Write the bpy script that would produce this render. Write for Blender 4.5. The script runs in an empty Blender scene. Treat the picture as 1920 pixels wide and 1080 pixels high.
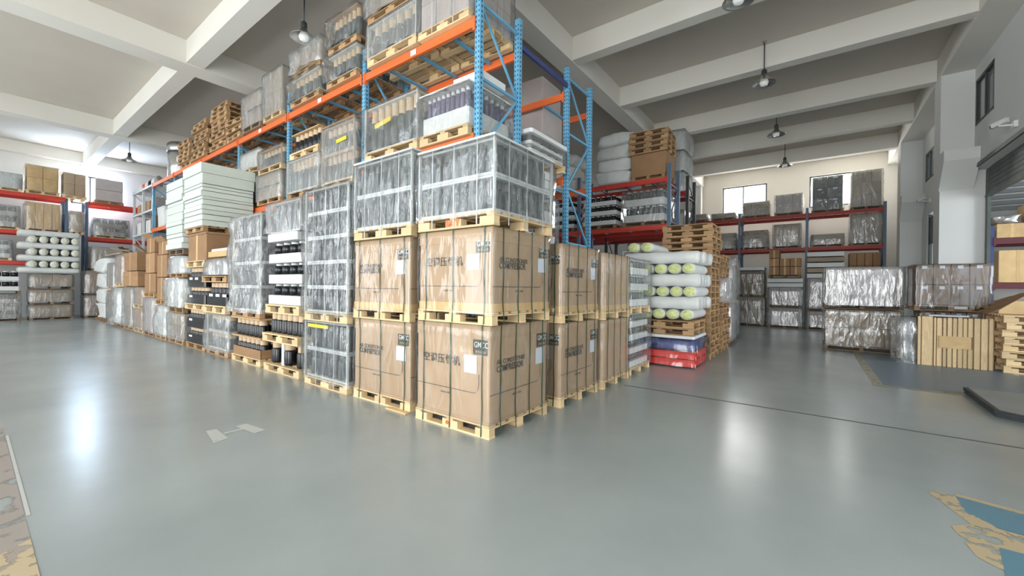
import bpy, math, random
from mathutils import Vector, Matrix, noise
R=random.Random(7)
SC=bpy.context.scene
COL=SC.collection
# ---------------------------------------------------------------- camera, sky, lights, exposure
CX,CY,CZ=2.68,-3.25,1.6
FPX=759.4
def setup():
    yaw,pit,rol=.63753,.00238,.01187
    F=Vector((-math.sin(yaw),math.cos(yaw),0));Rt=Vector((math.cos(yaw),math.sin(yaw),0));U=Vector((0,0,1))
    F2=F*math.cos(pit)-U*math.sin(pit);U2=U*math.cos(pit)+F*math.sin(pit)
    R2=Rt*math.cos(rol)+U2*math.sin(rol);U3=U2*math.cos(rol)-Rt*math.sin(rol)
    cam=bpy.data.cameras.new('camera');o=bpy.data.objects.new('camera',cam);COL.objects.link(o)
    cam.sensor_width=36;cam.lens=36*FPX/1920;cam.clip_start=.05;cam.clip_end=300
    m=Matrix((( R2.x,U3.x,-F2.x,CX),(R2.y,U3.y,-F2.y,CY),(R2.z,U3.z,-F2.z,CZ),(0,0,0,1)))
    o.matrix_world=m;SC.camera=o
    w=bpy.data.worlds.new('sky');SC.world=w;w.use_nodes=True
    bg=w.node_tree.nodes['Background'];bg.inputs[0].default_value=(.82,.91,1,1);bg.inputs[1].default_value=2.4
    def area(name,loc,rot,sx,sy,power,col):
        l=bpy.data.lights.new(name,'AREA');l.shape='RECTANGLE';l.size=sx;l.size_y=sy;l.energy=power;l.color=col
        a=bpy.data.objects.new(name,l);a.location=loc;a.rotation_euler=rot;COL.objects.link(a)
    r=math.radians
    # daylight entering through the open dock doors and windows, each light just outside its opening
    area('daylight_dock_door_a',(1.5,-10.25,2.5),(r(90),0,0),6,5,470,(1,.97,.92))
    area('daylight_dock_door_b',(-8,-10.25,2.5),(r(90),0,0),6,5,250,(1,.95,.88))
    area('daylight_dock_door_c',(-18,-10.25,2.5),(r(90),0,0),6,5,190,(1,.97,.92))
    area('daylight_high_window_front',(-9.5,-10.25,6.25),(r(90),0,0),27,1.3,120,(.95,.98,1))
    area('daylight_window_back',(1.8,21.35,6.3),(r(-90),0,0),6.2,1.8,620,(1,.98,.93))
    area('daylight_window_left',(-26.3,.4,6.1),(0,r(-90),0),1.3,1.3,750,(.62,.78,1))
    area('daylight_next_room',(13.9,6.5,2.3),(0,r(90),0),4.4,6,420,(.95,.98,1))
    area('daylight_door_right',(6.2,-3,2.2),(0,r(90),0),4.2,6,120,(.95,.98,1))
    SC.view_settings.view_transform='Standard';SC.view_settings.look='None';SC.view_settings.gamma=1
    SC.view_settings.use_curve_mapping=False
    SC.view_settings.exposure=.5
    SC.cycles.transparent_max_bounces=16
setup()
# ---------------------------------------------------------------- materials
def nt(name):
    m=bpy.data.materials.new(name);m.use_nodes=True
    t=m.node_tree;return m,t,t.nodes['Principled BSDF'],t.nodes['Material Output']
def node(t,k,**kw):
    n=t.nodes.new(k)
    for a,b in kw.items():setattr(n,a,b)
    return n
def mat(name,c,rough=.6,metal=0,var=.12,ns=6,bump=0,c2=None,spec=.5,stretch=(1,1,1),rand=.0,coord='Object'):
    m,t,b,o=nt(name)
    b.inputs['Roughness'].default_value=rough;b.inputs['Metallic'].default_value=metal
    b.inputs['Specular IOR Level'].default_value=spec
    tc=node(t,'ShaderNodeTexCoord');mp=node(t,'ShaderNodeMapping');mp.inputs['Scale'].default_value=stretch
    if coord=='World':
        g=node(t,'ShaderNodeNewGeometry');t.links.new(g.outputs['Position'],mp.inputs[0])
    else:t.links.new(tc.outputs['Object'],mp.inputs[0])
    n=node(t,'ShaderNodeTexNoise');n.inputs['Scale'].default_value=ns;n.inputs['Detail'].default_value=5
    t.links.new(mp.outputs[0],n.inputs['Vector'])
    if coord!='World':
        oi=node(t,'ShaderNodeObjectInfo');ad=node(t,'ShaderNodeVectorMath',operation='ADD')
        t.links.new(mp.outputs[0],ad.inputs[0])
        mu=node(t,'ShaderNodeMath',operation='MULTIPLY');mu.inputs[1].default_value=37
        t.links.new(oi.outputs['Random'],mu.inputs[0]);t.links.new(mu.outputs[0],ad.inputs[1]);t.links.new(ad.outputs[0],n.inputs['Vector'])
    r=node(t,'ShaderNodeValToRGB')
    a=tuple(max(0,x*(1-var)) for x in c);d=tuple(min(1,x*(1+var)) for x in (c2 or c))
    r.color_ramp.elements[0].position=.3;r.color_ramp.elements[1].position=.7
    r.color_ramp.elements[0].color=(*a,1);r.color_ramp.elements[1].color=(*d,1)
    t.links.new(n.outputs[0],r.inputs[0])
    last=r.outputs[0]
    if rand:
        oi=node(t,'ShaderNodeObjectInfo');mr=node(t,'ShaderNodeMapRange')
        mr.inputs['To Min'].default_value=1-rand;mr.inputs['To Max'].default_value=1+rand*.6
        t.links.new(oi.outputs['Random'],mr.inputs[0])
        mx=node(t,'ShaderNodeVectorMath',operation='SCALE');t.links.new(last,mx.inputs[0]);t.links.new(mr.outputs[0],mx.inputs['Scale']);last=mx.outputs[0]
    t.links.new(last,b.inputs['Base Color'])
    if bump:
        bp=node(t,'ShaderNodeBump');bp.inputs['Strength'].default_value=bump;bp.inputs['Distance'].default_value=.02
        t.links.new(n.outputs[0],bp.inputs['Height']);t.links.new(bp.outputs[0],b.inputs['Normal'])
    return m
M={}
M['wood']=mat('pine_wood',(.74,.52,.27),.75,var=.2,ns=7,stretch=(1,9,9),rand=.2,c2=(.84,.64,.38))
M['woodb']=mat('brown_wood',(.40,.24,.115),.8,var=.25,ns=7,stretch=(1,9,9),rand=.3,c2=(.52,.33,.17))
M['woodd']=mat('dull_wood',(.27,.19,.12),.8,var=.25,ns=7,stretch=(1,9,9),rand=.25)
M['ply']=mat('plywood_sheet',(.55,.37,.2),.75,var=.12,ns=4,stretch=(1,5,5))
M['card']=mat('cardboard',(.52,.37,.24),.8,var=.05,ns=3,rand=.05)
M['cardb']=mat('brown_cardboard',(.42,.245,.125),.8,var=.1,ns=3,rand=.2)
M['cardn']=mat('dull_brown_cardboard',(.27,.20,.155),.75,var=.1,ns=3,rand=.12)
M['cardg']=mat('greyish_cardboard',(.37,.29,.21),.75,var=.12,ns=3,rand=.2)
M['cardy']=mat('yellowish_cardboard',(.72,.5,.25),.8,var=.1,ns=3,rand=.12)
M['cardp']=mat('pale_grey_cardboard',(.5,.44,.42),.8,var=.06,ns=3,rand=.1)
M['ink']=mat('grey_print_ink',(.13,.11,.09),.8,var=.5,ns=40)
M['inkd']=mat('dark_print_panel',(.10,.095,.075),.8,var=.4,ns=25)
M['inkl']=mat('pale_print',(.55,.48,.36),.8,var=.2,ns=40)
M['paper']=mat('white_paper',(.74,.78,.86),.6,var=.03)
M['strapg']=mat('green_strap',(.035,.09,.045),.4,var=.2)
M['strapb']=mat('dark_strap',(.03,.035,.03),.4,var=.2)
M['strapw']=mat('clear_white_strap',(.62,.66,.66),.4,var=.1)
M['foam']=mat('white_foam',(.66,.73,.67),.75,var=.03,ns=3,rand=.06)
M['foamw']=mat('bright_foam_tray',(.74,.76,.75),.65,var=.03,rand=.03)
M['black']=mat('black_enamel',(.008,.01,.012),.22,var=.3,ns=3)
M['tankd']=mat('dark_blue_grey_tank',(.03,.045,.055),.3,var=.4,ns=3,rand=.4)
M['tankg']=mat('grey_tank',(.10,.12,.12),.35,var=.35,ns=4,rand=.5)
M['cream']=mat('cream_cap',(.66,.5,.33),.7,var=.08)
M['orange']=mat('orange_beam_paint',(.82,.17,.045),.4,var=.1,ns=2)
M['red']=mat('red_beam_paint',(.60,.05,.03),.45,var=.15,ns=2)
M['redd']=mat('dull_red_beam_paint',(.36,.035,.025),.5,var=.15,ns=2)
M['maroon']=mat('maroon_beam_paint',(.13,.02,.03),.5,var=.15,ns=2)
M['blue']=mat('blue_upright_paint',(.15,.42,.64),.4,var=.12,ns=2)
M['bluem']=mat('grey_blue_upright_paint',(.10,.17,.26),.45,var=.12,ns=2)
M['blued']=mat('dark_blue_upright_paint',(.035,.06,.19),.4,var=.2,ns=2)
M['steel']=mat('white_shelf_steel',(.62,.66,.68),.4,var=.05)
M['hole']=mat('dark_slot',(.02,.04,.07),.8)
M['alu']=mat('spun_aluminium',(.55,.55,.53),.28,metal=.9,var=.1)
M['inox']=mat('stainless_drum_steel',(.6,.6,.58),.25,metal=.85,var=.15,stretch=(1,1,6))
M['plaster']=mat('white_plaster',(.70,.71,.69),.9,var=.02,ns=1,coord='World')
M['plasterc']=mat('cream_plaster',(.76,.745,.69),.9,var=.02,ns=1,coord='World')
M['slabm']=mat('grey_white_ceiling_paint',(.60,.55,.48),.9,var=.03,ns=.7,coord='World')
M['beamm']=mat('cream_beam_paint',(.75,.73,.67),.9,var=.02,ns=.8,coord='World')
M['white']=mat('white_plastic',(.8,.8,.78),.4,var=.03)
M['frame']=mat('dark_window_frame',(.03,.035,.03),.5)
M['sack']=mat('white_sack_cloth',(.72,.74,.72),.7,var=.06,ns=5,bump=.5)
M['roll']=mat('white_roll_wrap',(.70,.72,.70),.45,var=.07,ns=4,bump=.4)
M['rollend']=mat('yellow_green_wool',(.66,.72,.32),.9,var=.2,ns=18,bump=.6)
M['rollendw']=mat('pale_wool',(.68,.7,.56),.9,var=.2,ns=18,bump=.6)
M['redbox']=mat('red_plastic_crate',(.80,.075,.06),.4,var=.15,ns=3)
M['bluebag']=mat('blue_plastic_sheet',(.07,.09,.24),.35,var=.35,ns=7,bump=.7)
M['yel']=mat('yellow_tape',(.88,.66,.03),.5,var=.08)
M['plate']=mat('grey_painted_plate',(.27,.29,.29),.45,var=.08,ns=2)
M['darks']=mat('dark_steel_edge',(.035,.04,.045),.5,var=.3)
M['shut']=mat('dark_shutter_steel',(.10,.115,.11),.5,var=.2,ns=3)
M['groove']=mat('dark_floor_joint',(.075,.08,.08),.9)
M['bloom']=mat('purple_trays',(.12,.11,.2),.5,var=.4,ns=14)
M['foil']=mat('silver_wrap',(.62,.62,.60),.25,metal=.5,var=.25,ns=5,bump=1.)
def emis(name,c,s):
    m,t,b,o=nt(name);b.inputs['Base Color'].default_value=(*c,1);b.inputs['Emission Color'].default_value=(*c,1);b.inputs['Emission Strength'].default_value=s;b.inputs['Roughness'].default_value=.2;return m
M['bulb']=emis('lamp_bulb_glass',(.8,.83,.8),.12)
def film(name,haze,gloss,rough=.16,col=(.80,.82,.82),bs=.8,ns=5.):
    m,t,b,o=nt(name);t.nodes.remove(b)
    g=node(t,'ShaderNodeNewGeometry')
    mp2=node(t,'ShaderNodeMapping');mp2.inputs['Rotation'].default_value=(.5,.4,.2);mp2.inputs['Scale'].default_value=(1.6,1.6,.45)
    t.links.new(g.outputs['Position'],mp2.inputs[0])
    n2=node(t,'ShaderNodeTexNoise');n2.inputs['Scale'].default_value=ns;n2.inputs['Detail'].default_value=3;n2.inputs['Roughness'].default_value=.45;n2.inputs['Distortion'].default_value=.6
    t.links.new(mp2.outputs[0],n2.inputs['Vector'])
    bp=node(t,'ShaderNodeBump');bp.inputs['Strength'].default_value=bs;bp.inputs['Distance'].default_value=.05
    t.links.new(n2.outputs[0],bp.inputs['Height'])
    # creases: thin milky lines where the film folds
    rg=node(t,'ShaderNodeMath',operation='SUBTRACT');rg.inputs[1].default_value=.5;t.links.new(n2.outputs[0],rg.inputs[0])
    ab=node(t,'ShaderNodeMath',operation='ABSOLUTE');t.links.new(rg.outputs[0],ab.inputs[0])
    r=node(t,'ShaderNodeMapRange');r.inputs['From Min'].default_value=0;r.inputs['From Max'].default_value=.035;r.inputs['To Min'].default_value=min(.9,haze*1.5+.10);r.inputs['To Max'].default_value=haze
    t.links.new(ab.outputs[0],r.inputs[0])
    df=node(t,'ShaderNodeBsdfDiffuse');df.inputs[0].default_value=(*col,1);t.links.new(bp.outputs[0],df.inputs['Normal'])
    gl=node(t,'ShaderNodeBsdfGlossy');gl.inputs[0].default_value=(.95,.96,.97,1);gl.inputs['Roughness'].default_value=rough;t.links.new(bp.outputs[0],gl.inputs['Normal'])
    tr=node(t,'ShaderNodeBsdfTransparent');tr.inputs[0].default_value=(.96,.97,.97,1)
    m1=node(t,'ShaderNodeMixShader');t.links.new(r.outputs[0],m1.inputs[0]);t.links.new(tr.outputs[0],m1.inputs[1]);t.links.new(df.outputs[0],m1.inputs[2])
    lw_=node(t,'ShaderNodeLayerWeight');lw_.inputs[0].default_value=.35;t.links.new(bp.outputs[0],lw_.inputs['Normal'])
    mr=node(t,'ShaderNodeMapRange');mr.inputs['To Min'].default_value=gloss;mr.inputs['To Max'].default_value=min(.95,gloss+.5);t.links.new(lw_.outputs['Fresnel'],mr.inputs[0])
    m2=node(t,'ShaderNodeMixShader');t.links.new(mr.outputs[0],m2.inputs[0]);t.links.new(m1.outputs[0],m2.inputs[1]);t.links.new(gl.outputs[0],m2.inputs[2])
    t.links.new(m2.outputs[0],o.inputs[0]);return m
M['film0']=film('thin_clear_film',.0,.03,.12,bs=.5,ns=2.6)
M['film']=film('clear_stretch_film',.07,.06,.14,bs=.8)
M['filmh']=film('cloudy_stretch_film',.21,.08,.2,col=(.74,.76,.76),bs=.7)
M['films']=film('silvery_stretch_film',.2,.12,.22,(.80,.82,.83),.65,5)
def glass():
    m,t,b,o=nt('window_glass');b.inputs['Roughness'].default_value=.02;b.inputs['Base Color'].default_value=(.75,.85,.9,1)
    tr=node(t,'ShaderNodeBsdfTransparent');mx=node(t,'ShaderNodeMixShader');mx.inputs[0].default_value=.12
    t.links.new(tr.outputs[0],mx.inputs[1]);t.links.new(b.outputs[0],mx.inputs[2]);t.links.new(mx.outputs[0],o.inputs[0]);return m
M['glass']=glass()
def floor_mat():
    m,t,b,o=nt('grey_green_epoxy_floor')
    g=node(t,'ShaderNodeNewGeometry')
    n=node(t,'ShaderNodeTexNoise');n.inputs['Scale'].default_value=.45;n.inputs['Detail'].default_value=6;n.inputs['Roughness'].default_value=.55
    t.links.new(g.outputs['Position'],n.inputs['Vector'])
    r=node(t,'ShaderNodeValToRGB');r.color_ramp.elements[0].position=.3;r.color_ramp.elements[1].position=.75
    r.color_ramp.elements[0].color=(.29,.33,.335,1);r.color_ramp.elements[1].color=(.385,.43,.425,1)
    t.links.new(n.outputs[0],r.inputs[0]);t.links.new(r.outputs[0],b.inputs['Base Color'])
    n2=node(t,'ShaderNodeTexNoise');n2.inputs['Scale'].default_value=2.2;n2.inputs['Detail'].default_value=4
    t.links.new(g.outputs['Position'],n2.inputs['Vector'])
    mr=node(t,'ShaderNodeMapRange');mr.inputs['To Min'].default_value=.2;mr.inputs['To Max'].default_value=.28
    t.links.new(n2.outputs[0],mr.inputs[0]);t.links.new(mr.outputs[0],b.inputs['Roughness'])
    n3=node(t,'ShaderNodeTexNoise');n3.inputs['Scale'].default_value=9;n3.inputs['Detail'].default_value=4
    t.links.new(g.outputs['Position'],n3.inputs['Vector'])
    bp=node(t,'ShaderNodeBump');bp.inputs['Strength'].default_value=.018;bp.inputs['Distance'].default_value=.02
    t.links.new(n3.outputs[0],bp.inputs['Height']);t.links.new(bp.outputs[0],b.inputs['Normal'])
    return m
M['floor']=floor_mat()
def paint(name,c,thr,ns=9):
    m,t,b,o=nt(name);b.inputs['Base Color'].default_value=(*c,1);b.inputs['Roughness'].default_value=.4
    g=node(t,'ShaderNodeNewGeometry');n=node(t,'ShaderNodeTexNoise');n.inputs['Scale'].default_value=ns;n.inputs['Detail'].default_value=6
    t.links.new(g.outputs['Position'],n.inputs['Vector'])
    r=node(t,'ShaderNodeValToRGB');r.color_ramp.elements[0].position=thr;r.color_ramp.elements[1].position=thr+.06
    t.links.new(n.outputs[0],r.inputs[0])
    tr=node(t,'ShaderNodeBsdfTransparent');mx=node(t,'ShaderNodeMixShader')
    t.links.new(r.outputs[0],mx.inputs[0]);t.links.new(tr.outputs[0],mx.inputs[1]);t.links.new(b.outputs[0],mx.inputs[2]);t.links.new(mx.outputs[0],o.inputs[0]);return m
M['pyel']=paint('worn_yellow_floor_paint',(.52,.42,.26),.42)
M['pyel2']=paint('faded_yellow_floor_paint',(.36,.33,.24),.38)
M['pblue']=paint('worn_blue_floor_paint',(.12,.25,.33),.2)
M['pblue2']=paint('grey_blue_floor_paint',(.15,.21,.26),.1)
M['pwhite']=paint('worn_white_floor_paint',(.52,.54,.51),.25)
M['pbrown']=paint('worn_brown_floor_paint',(.34,.30,.27),.40,3)
# ---------------------------------------------------------------- mesh helpers
CACHE={}
class MB:
    def __init__(s):s.v=[];s.f=[];s.m=[];s.sm=[]
    def poly(s,pts,m=0,sm=False):
        n=len(s.v);s.v+=[tuple(p) for p in pts];s.f.append(tuple(range(n,n+len(pts))));s.m.append(m);s.sm.append(sm)
    def box(s,x0,x1,y0,y1,z0,z1,m=0):
        n=len(s.v);s.v+=[(x0,y0,z0),(x1,y0,z0),(x1,y1,z0),(x0,y1,z0),(x0,y0,z1),(x1,y0,z1),(x1,y1,z1),(x0,y1,z1)]
        for q in((0,3,2,1),(4,5,6,7),(0,1,5,4),(1,2,6,5),(2,3,7,6),(3,0,4,7)):
            s.f.append(tuple(n+i for i in q));s.m.append(m);s.sm.append(False)
    def lathe(s,prof,n=14,c=(0,0,0),m=0,axis='z',sm=True):
        b=len(s.v)
        for r,z in prof:
            for i in range(n):
                a=2*math.pi*i/n;p=(r*math.cos(a),r*math.sin(a),z)
                if axis=='x':p=(p[2],p[0],p[1])
                if axis=='y':p=(p[1],p[2],p[0])
                s.v.append((p[0]+c[0],p[1]+c[1],p[2]+c[2]))
        for k in range(len(prof)-1):
            for i in range(n):
                j=(i+1)%n;s.f.append((b+k*n+i,b+k*n+j,b+(k+1)*n+j,b+(k+1)*n+i));s.m.append(m);s.sm.append(sm)
        s.f.append(tuple(b+i for i in reversed(range(n))));s.m.append(m);s.sm.append(False)
        e=b+(len(prof)-1)*n;s.f.append(tuple(e+i for i in range(n)));s.m.append(m);s.sm.append(False)
    def mesh(s,name,*mats):
        me=bpy.data.meshes.new(name);me.from_pydata(s.v,[],s.f);me.polygons.foreach_set('material_index',s.m);me.polygons.foreach_set('use_smooth',s.sm)
        for m in mats:me.materials.append(M[m])
        me.update();return me
def ob(name,me,parent=None,loc=(0,0,0),rot=(0,0,0),scale=(1,1,1)):
    o=bpy.data.objects.new(name,me);COL.objects.link(o);o.location=loc;o.rotation_euler=rot;o.scale=scale
    if parent:o.parent=parent
    return o
LAB={}
ORD=['lowest','second','third','fourth','fifth','sixth','seventh','eighth','ninth','tenth','eleventh','twelfth']+['%dth'%i for i in range(13,40)]
def ordn(i):
    return ORD[i] if i<12 else ('21st' if i==20 else '22nd' if i==21 else '%dth'%(i+1))
def tag(o,label,cat,group=None,kind=None):
    o['label']=label;o['category']=cat
    if group:o['group']=group
    if kind:o['kind']=kind
    n=len(label.split())
    if not 4<=n<=16:print('LABELLEN',n,label)
    if label in LAB and not group:print('DUPLABEL',label)
    LAB[label]=1
    return o
def thing(name,label,cat,loc,rz=0,group=None):
    o=ob(name,None,None,loc,(0,0,rz));o.empty_display_size=.1
    return tag(o,label,cat,group)
def ucube(m,bev=0):
    k=('u',m,bev)
    if k not in CACHE:
        b=MB()
        if not bev:b.box(-.5,.5,-.5,.5,-.5,.5)
        else:
            import bmesh
            bm=bmesh.new();bmesh.ops.create_cube(bm,size=1);bmesh.ops.bevel(bm,geom=bm.edges[:],offset=bev,segments=1,affect='EDGES')
            me=bpy.data.meshes.new('box_'+m);bm.to_mesh(me);bm.free();me.materials.append(M[m]);CACHE[k]=me;return me
        CACHE[k]=b.mesh('box_'+m,m)
    return CACHE[k]
def bx(name,x0,x1,y0,y1,z0,z1,m,parent=None,bev=0,kind=None):
    """box; local x is its long horizontal axis so that grain runs along it"""
    dx,dy,dz=x1-x0,y1-y0,z1-z0;c=((x0+x1)/2,(y0+y1)/2,(z0+z1)/2)
    if dz>dx*1.5 and dz>dy*1.5 and m.startswith('wood'):o=ob(name,ucube(m,bev),parent,c,(0,math.pi/2,0),(dz,dy,dx))
    elif dy>dx*1.3 and not kind:o=ob(name,ucube(m,bev),parent,c,(0,0,math.pi/2),(dy,dx,dz))
    else:o=ob(name,ucube(m,bev),parent,c,(0,0,0),(dx,dy,dz))
    if kind:o['kind']=kind
    return o
def bar(name,p,q,w,h,m,parent=None):
    p=Vector(p);q=Vector(q);d=q-p;rot=d.to_track_quat('X','Z').to_euler()
    return ob(name,ucube(m),parent,(p+q)/2,rot,(d.length,w,h))
def ppm(x,y):  # pixels per metre of the photograph at this spot
    d=-math.sin(.63753)*(x-CX)+math.cos(.63753)*(y-CY);return FPX/max(d,.5)
def filmmesh(w,d,h,m,amp=.02,seed=0,res=.12,top=True,flare=0):
    k=('f',round(w,2),round(d,2),round(h,2),m,amp,seed%4,res,flare)
    if k in CACHE:return CACHE[k]
    nx=max(2,int(w/res));ny=max(2,int(d/res));nz=max(2,int(h/res));cr=.03
    per=[(-w/2+w*i/nx,-d/2) for i in range(nx)]+[(w/2,-d/2+d*i/ny) for i in range(ny)]+[(w/2-w*i/nx,d/2) for i in range(nx)]+[(-w/2,d/2-d*i/ny) for i in range(ny)]
    P=len(per);b=MB()
    for kz in range(nz+1):
        z=h*kz/nz
        for (x,y) in per:
            l=math.hypot(x,y);n1=noise.noise(Vector((x*5+seed*9,y*5,z*2.4)));n2=1-2*abs(noise.noise(Vector((x*3-z*3,y*3+z*2,seed*5+z*3))))
            a=amp*(.55+.8*n1+.6*n2)+flare*(1-kz/nz)**3*(.5+n1)
            a=max(a,.002)
            if kz==nz:a*=.3
            b.v.append((x+a*x/l*1.2,y+a*y/l*1.2,z+(amp*.3*n1 if kz==nz else 0)))
    def quad(a,c,d_,e):b.f.append((a,c,d_,e));b.m.append(0);b.sm.append(True)
    for kz in range(nz):
        for i in range(P):
            j=(i+1)%P;quad(kz*P+i,kz*P+j,(kz+1)*P+j,(kz+1)*P+i)
    if top:
        base=nz*P;last=base
        for s in(.6,.2):
            st=len(b.v)
            for (x,y) in per:b.v.append((x*s,y*s,h+amp*.4*(.5+noise.noise(Vector((x*4,y*4,seed+s))))))
            for i in range(P):
                j=(i+1)%P;quad(last+i,last+j,st+j,st+i)
            last=st
        b.f.append(tuple(last+i for i in range(P)));b.m.append(0);b.sm.append(True)
    CACHE[k]=b.mesh('film',m);return CACHE[k]
def pallet_mesh(w,d,h,m):
    k=('p',round(w,2),round(d,2),round(h,2),m)
    if k not in CACHE:
        b=MB();t=h*.15
        for i in range(5):
            y=-d/2+(d-.1)*i/4;b.box(-w/2,w/2,y,y+.1,h-t,h)
        for i in range(3):
            x=-w/2+(w-.1)*i/2;b.box(x,x+.1,-d/2,d/2,h-2*t,h-t-.002)
            for j in range(3):
                y=-d/2+(d-.1)*j/2;b.box(x+.003,x+.097,y+.003,y+.097,t,h-2*t-.002)
        for j in range(3):
            y=-d/2+(d-.1)*j/2;b.box(-w/2,w/2,y,y+.1,0,t)
        CACHE[k]=b.mesh('pallet',m)
    return CACHE[k]
def pallet(x0,x1,y0,y1,z,h=.13,m='wood',parent=None,label=None,group=None,rz=0,detail=None,px=None):
    w,d=x1-x0,y1-y0;c=((x0+x1)/2,(y0+y1)/2,z)
    wx,wy=(c[0],c[1]) if parent is None else (px or (0,50))
    if detail is None:detail=ppm(wx,wy)>68
    if not detail:
        o=ob('pallet' if parent else 'wooden_pallet',pallet_mesh(w,d,h,m),parent,c,(0,0,rz))
        if not parent:tag(o,label,'pallet',group)
        return o
    t=h*.15
    if parent:
        b=MB();b.box(-.05,.05,-d/2,d/2,h-2*t,h-t-.002)
        k=('ps',round(d,2),round(h,2),m)
        if k not in CACHE:CACHE[k]=b.mesh('pallet_stringer',m)
        o=ob('pallet',CACHE[k],parent,c,(0,0,rz))
        for x in(-w/2,w/2-.1):bx('stringer_board',x,x+.1,-d/2,d/2,h-2*t,h-t-.002,m,o)
    else:
        o=thing('wooden_pallet',label,'pallet',c,rz,group)
        for i in range(3):
            x=-w/2+(w-.1)*i/2;bx('stringer_board',x,x+.1,-d/2,d/2,h-2*t,h-t-.002,m,o)
    nb=7 if d>1 else 5
    for i in range(nb):
        y=-d/2+(d-.11)*i/(nb-1);bx('top_board',-w/2,w/2,y,y+.11,h-t,h,m,o)
    bw=(.2,.24,.2)
    for i,bwi in enumerate(bw):
        xc=(-w/2+bwi/2,0,w/2-bwi/2)[i]
        for j in range(3):
            y=-d/2+(d-.1)*j/2;bx('block',xc-bwi/2+.002,xc+bwi/2-.002,y+.003,y+.097,t,h-2*t-.002,m,o)
    for j in range(3):
        y=-d/2+(d-.1)*j/2;bx('bottom_board',-w/2,w/2,y,y+.1,0,t,m,o)
    return o
def tankmesh(kind):
    k=('t',kind)
    if k not in CACHE:
        b=MB();H=1.
        body={'d':'tankd','g':'tankg','b':'black','s':'tankg','p':'bloom'}[kind]
        b.lathe([(.38,0),(.46,.05),(.46,.62),(.40,.69),(.2,.72)],12,m=0);b.lathe([(.36,.68),(.38,.70),(.38,.99),(.3,1.)],12,m=1)
        CACHE[k]=b.mesh('tank',body,'cream' if kind in 'bg' else body)
    return CACHE[k]
def grid_tanks(o,x0,x1,y0,y1,z0,z1,nx,ny,kind,name='tank'):
    dx=(x1-x0)/nx;dy=(y1-y0)/ny;r=min(dx,dy)
    for i in range(nx):
        for j in range(ny):
            if i==nx-1 or j==0:
                ob(name,tankmesh(kind),o,(x0+dx*(i+.5),y0+dy*(j+.5),z0),(0,0,R.random()*6),(r,r,z1-z0))
def joined_tanks(o,x0,x1,y0,y1,z0,z1,nx,ny,mats=('tankd','cream')):
    b=MB();dx=(x1-x0)/nx;dy=(y1-y0)/ny;r=min(dx,dy)*.44;h=z1-z0
    for i in range(nx):
        for j in range(ny):
            if i in(0,nx-1) or j==0:
                c=(x0+dx*(i+.5),y0+dy*(j+.5),z0);b.lathe([(r,0),(r,h*.75),(r*.6,h*.84)],8,c,0);b.lathe([(r*.75,h*.8),(r*.75,h)],8,c,1)
    q=ob('tank_rows',b.mesh('tank_rows',*mats),o);q['kind']='stuff';return q
NL=0
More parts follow.
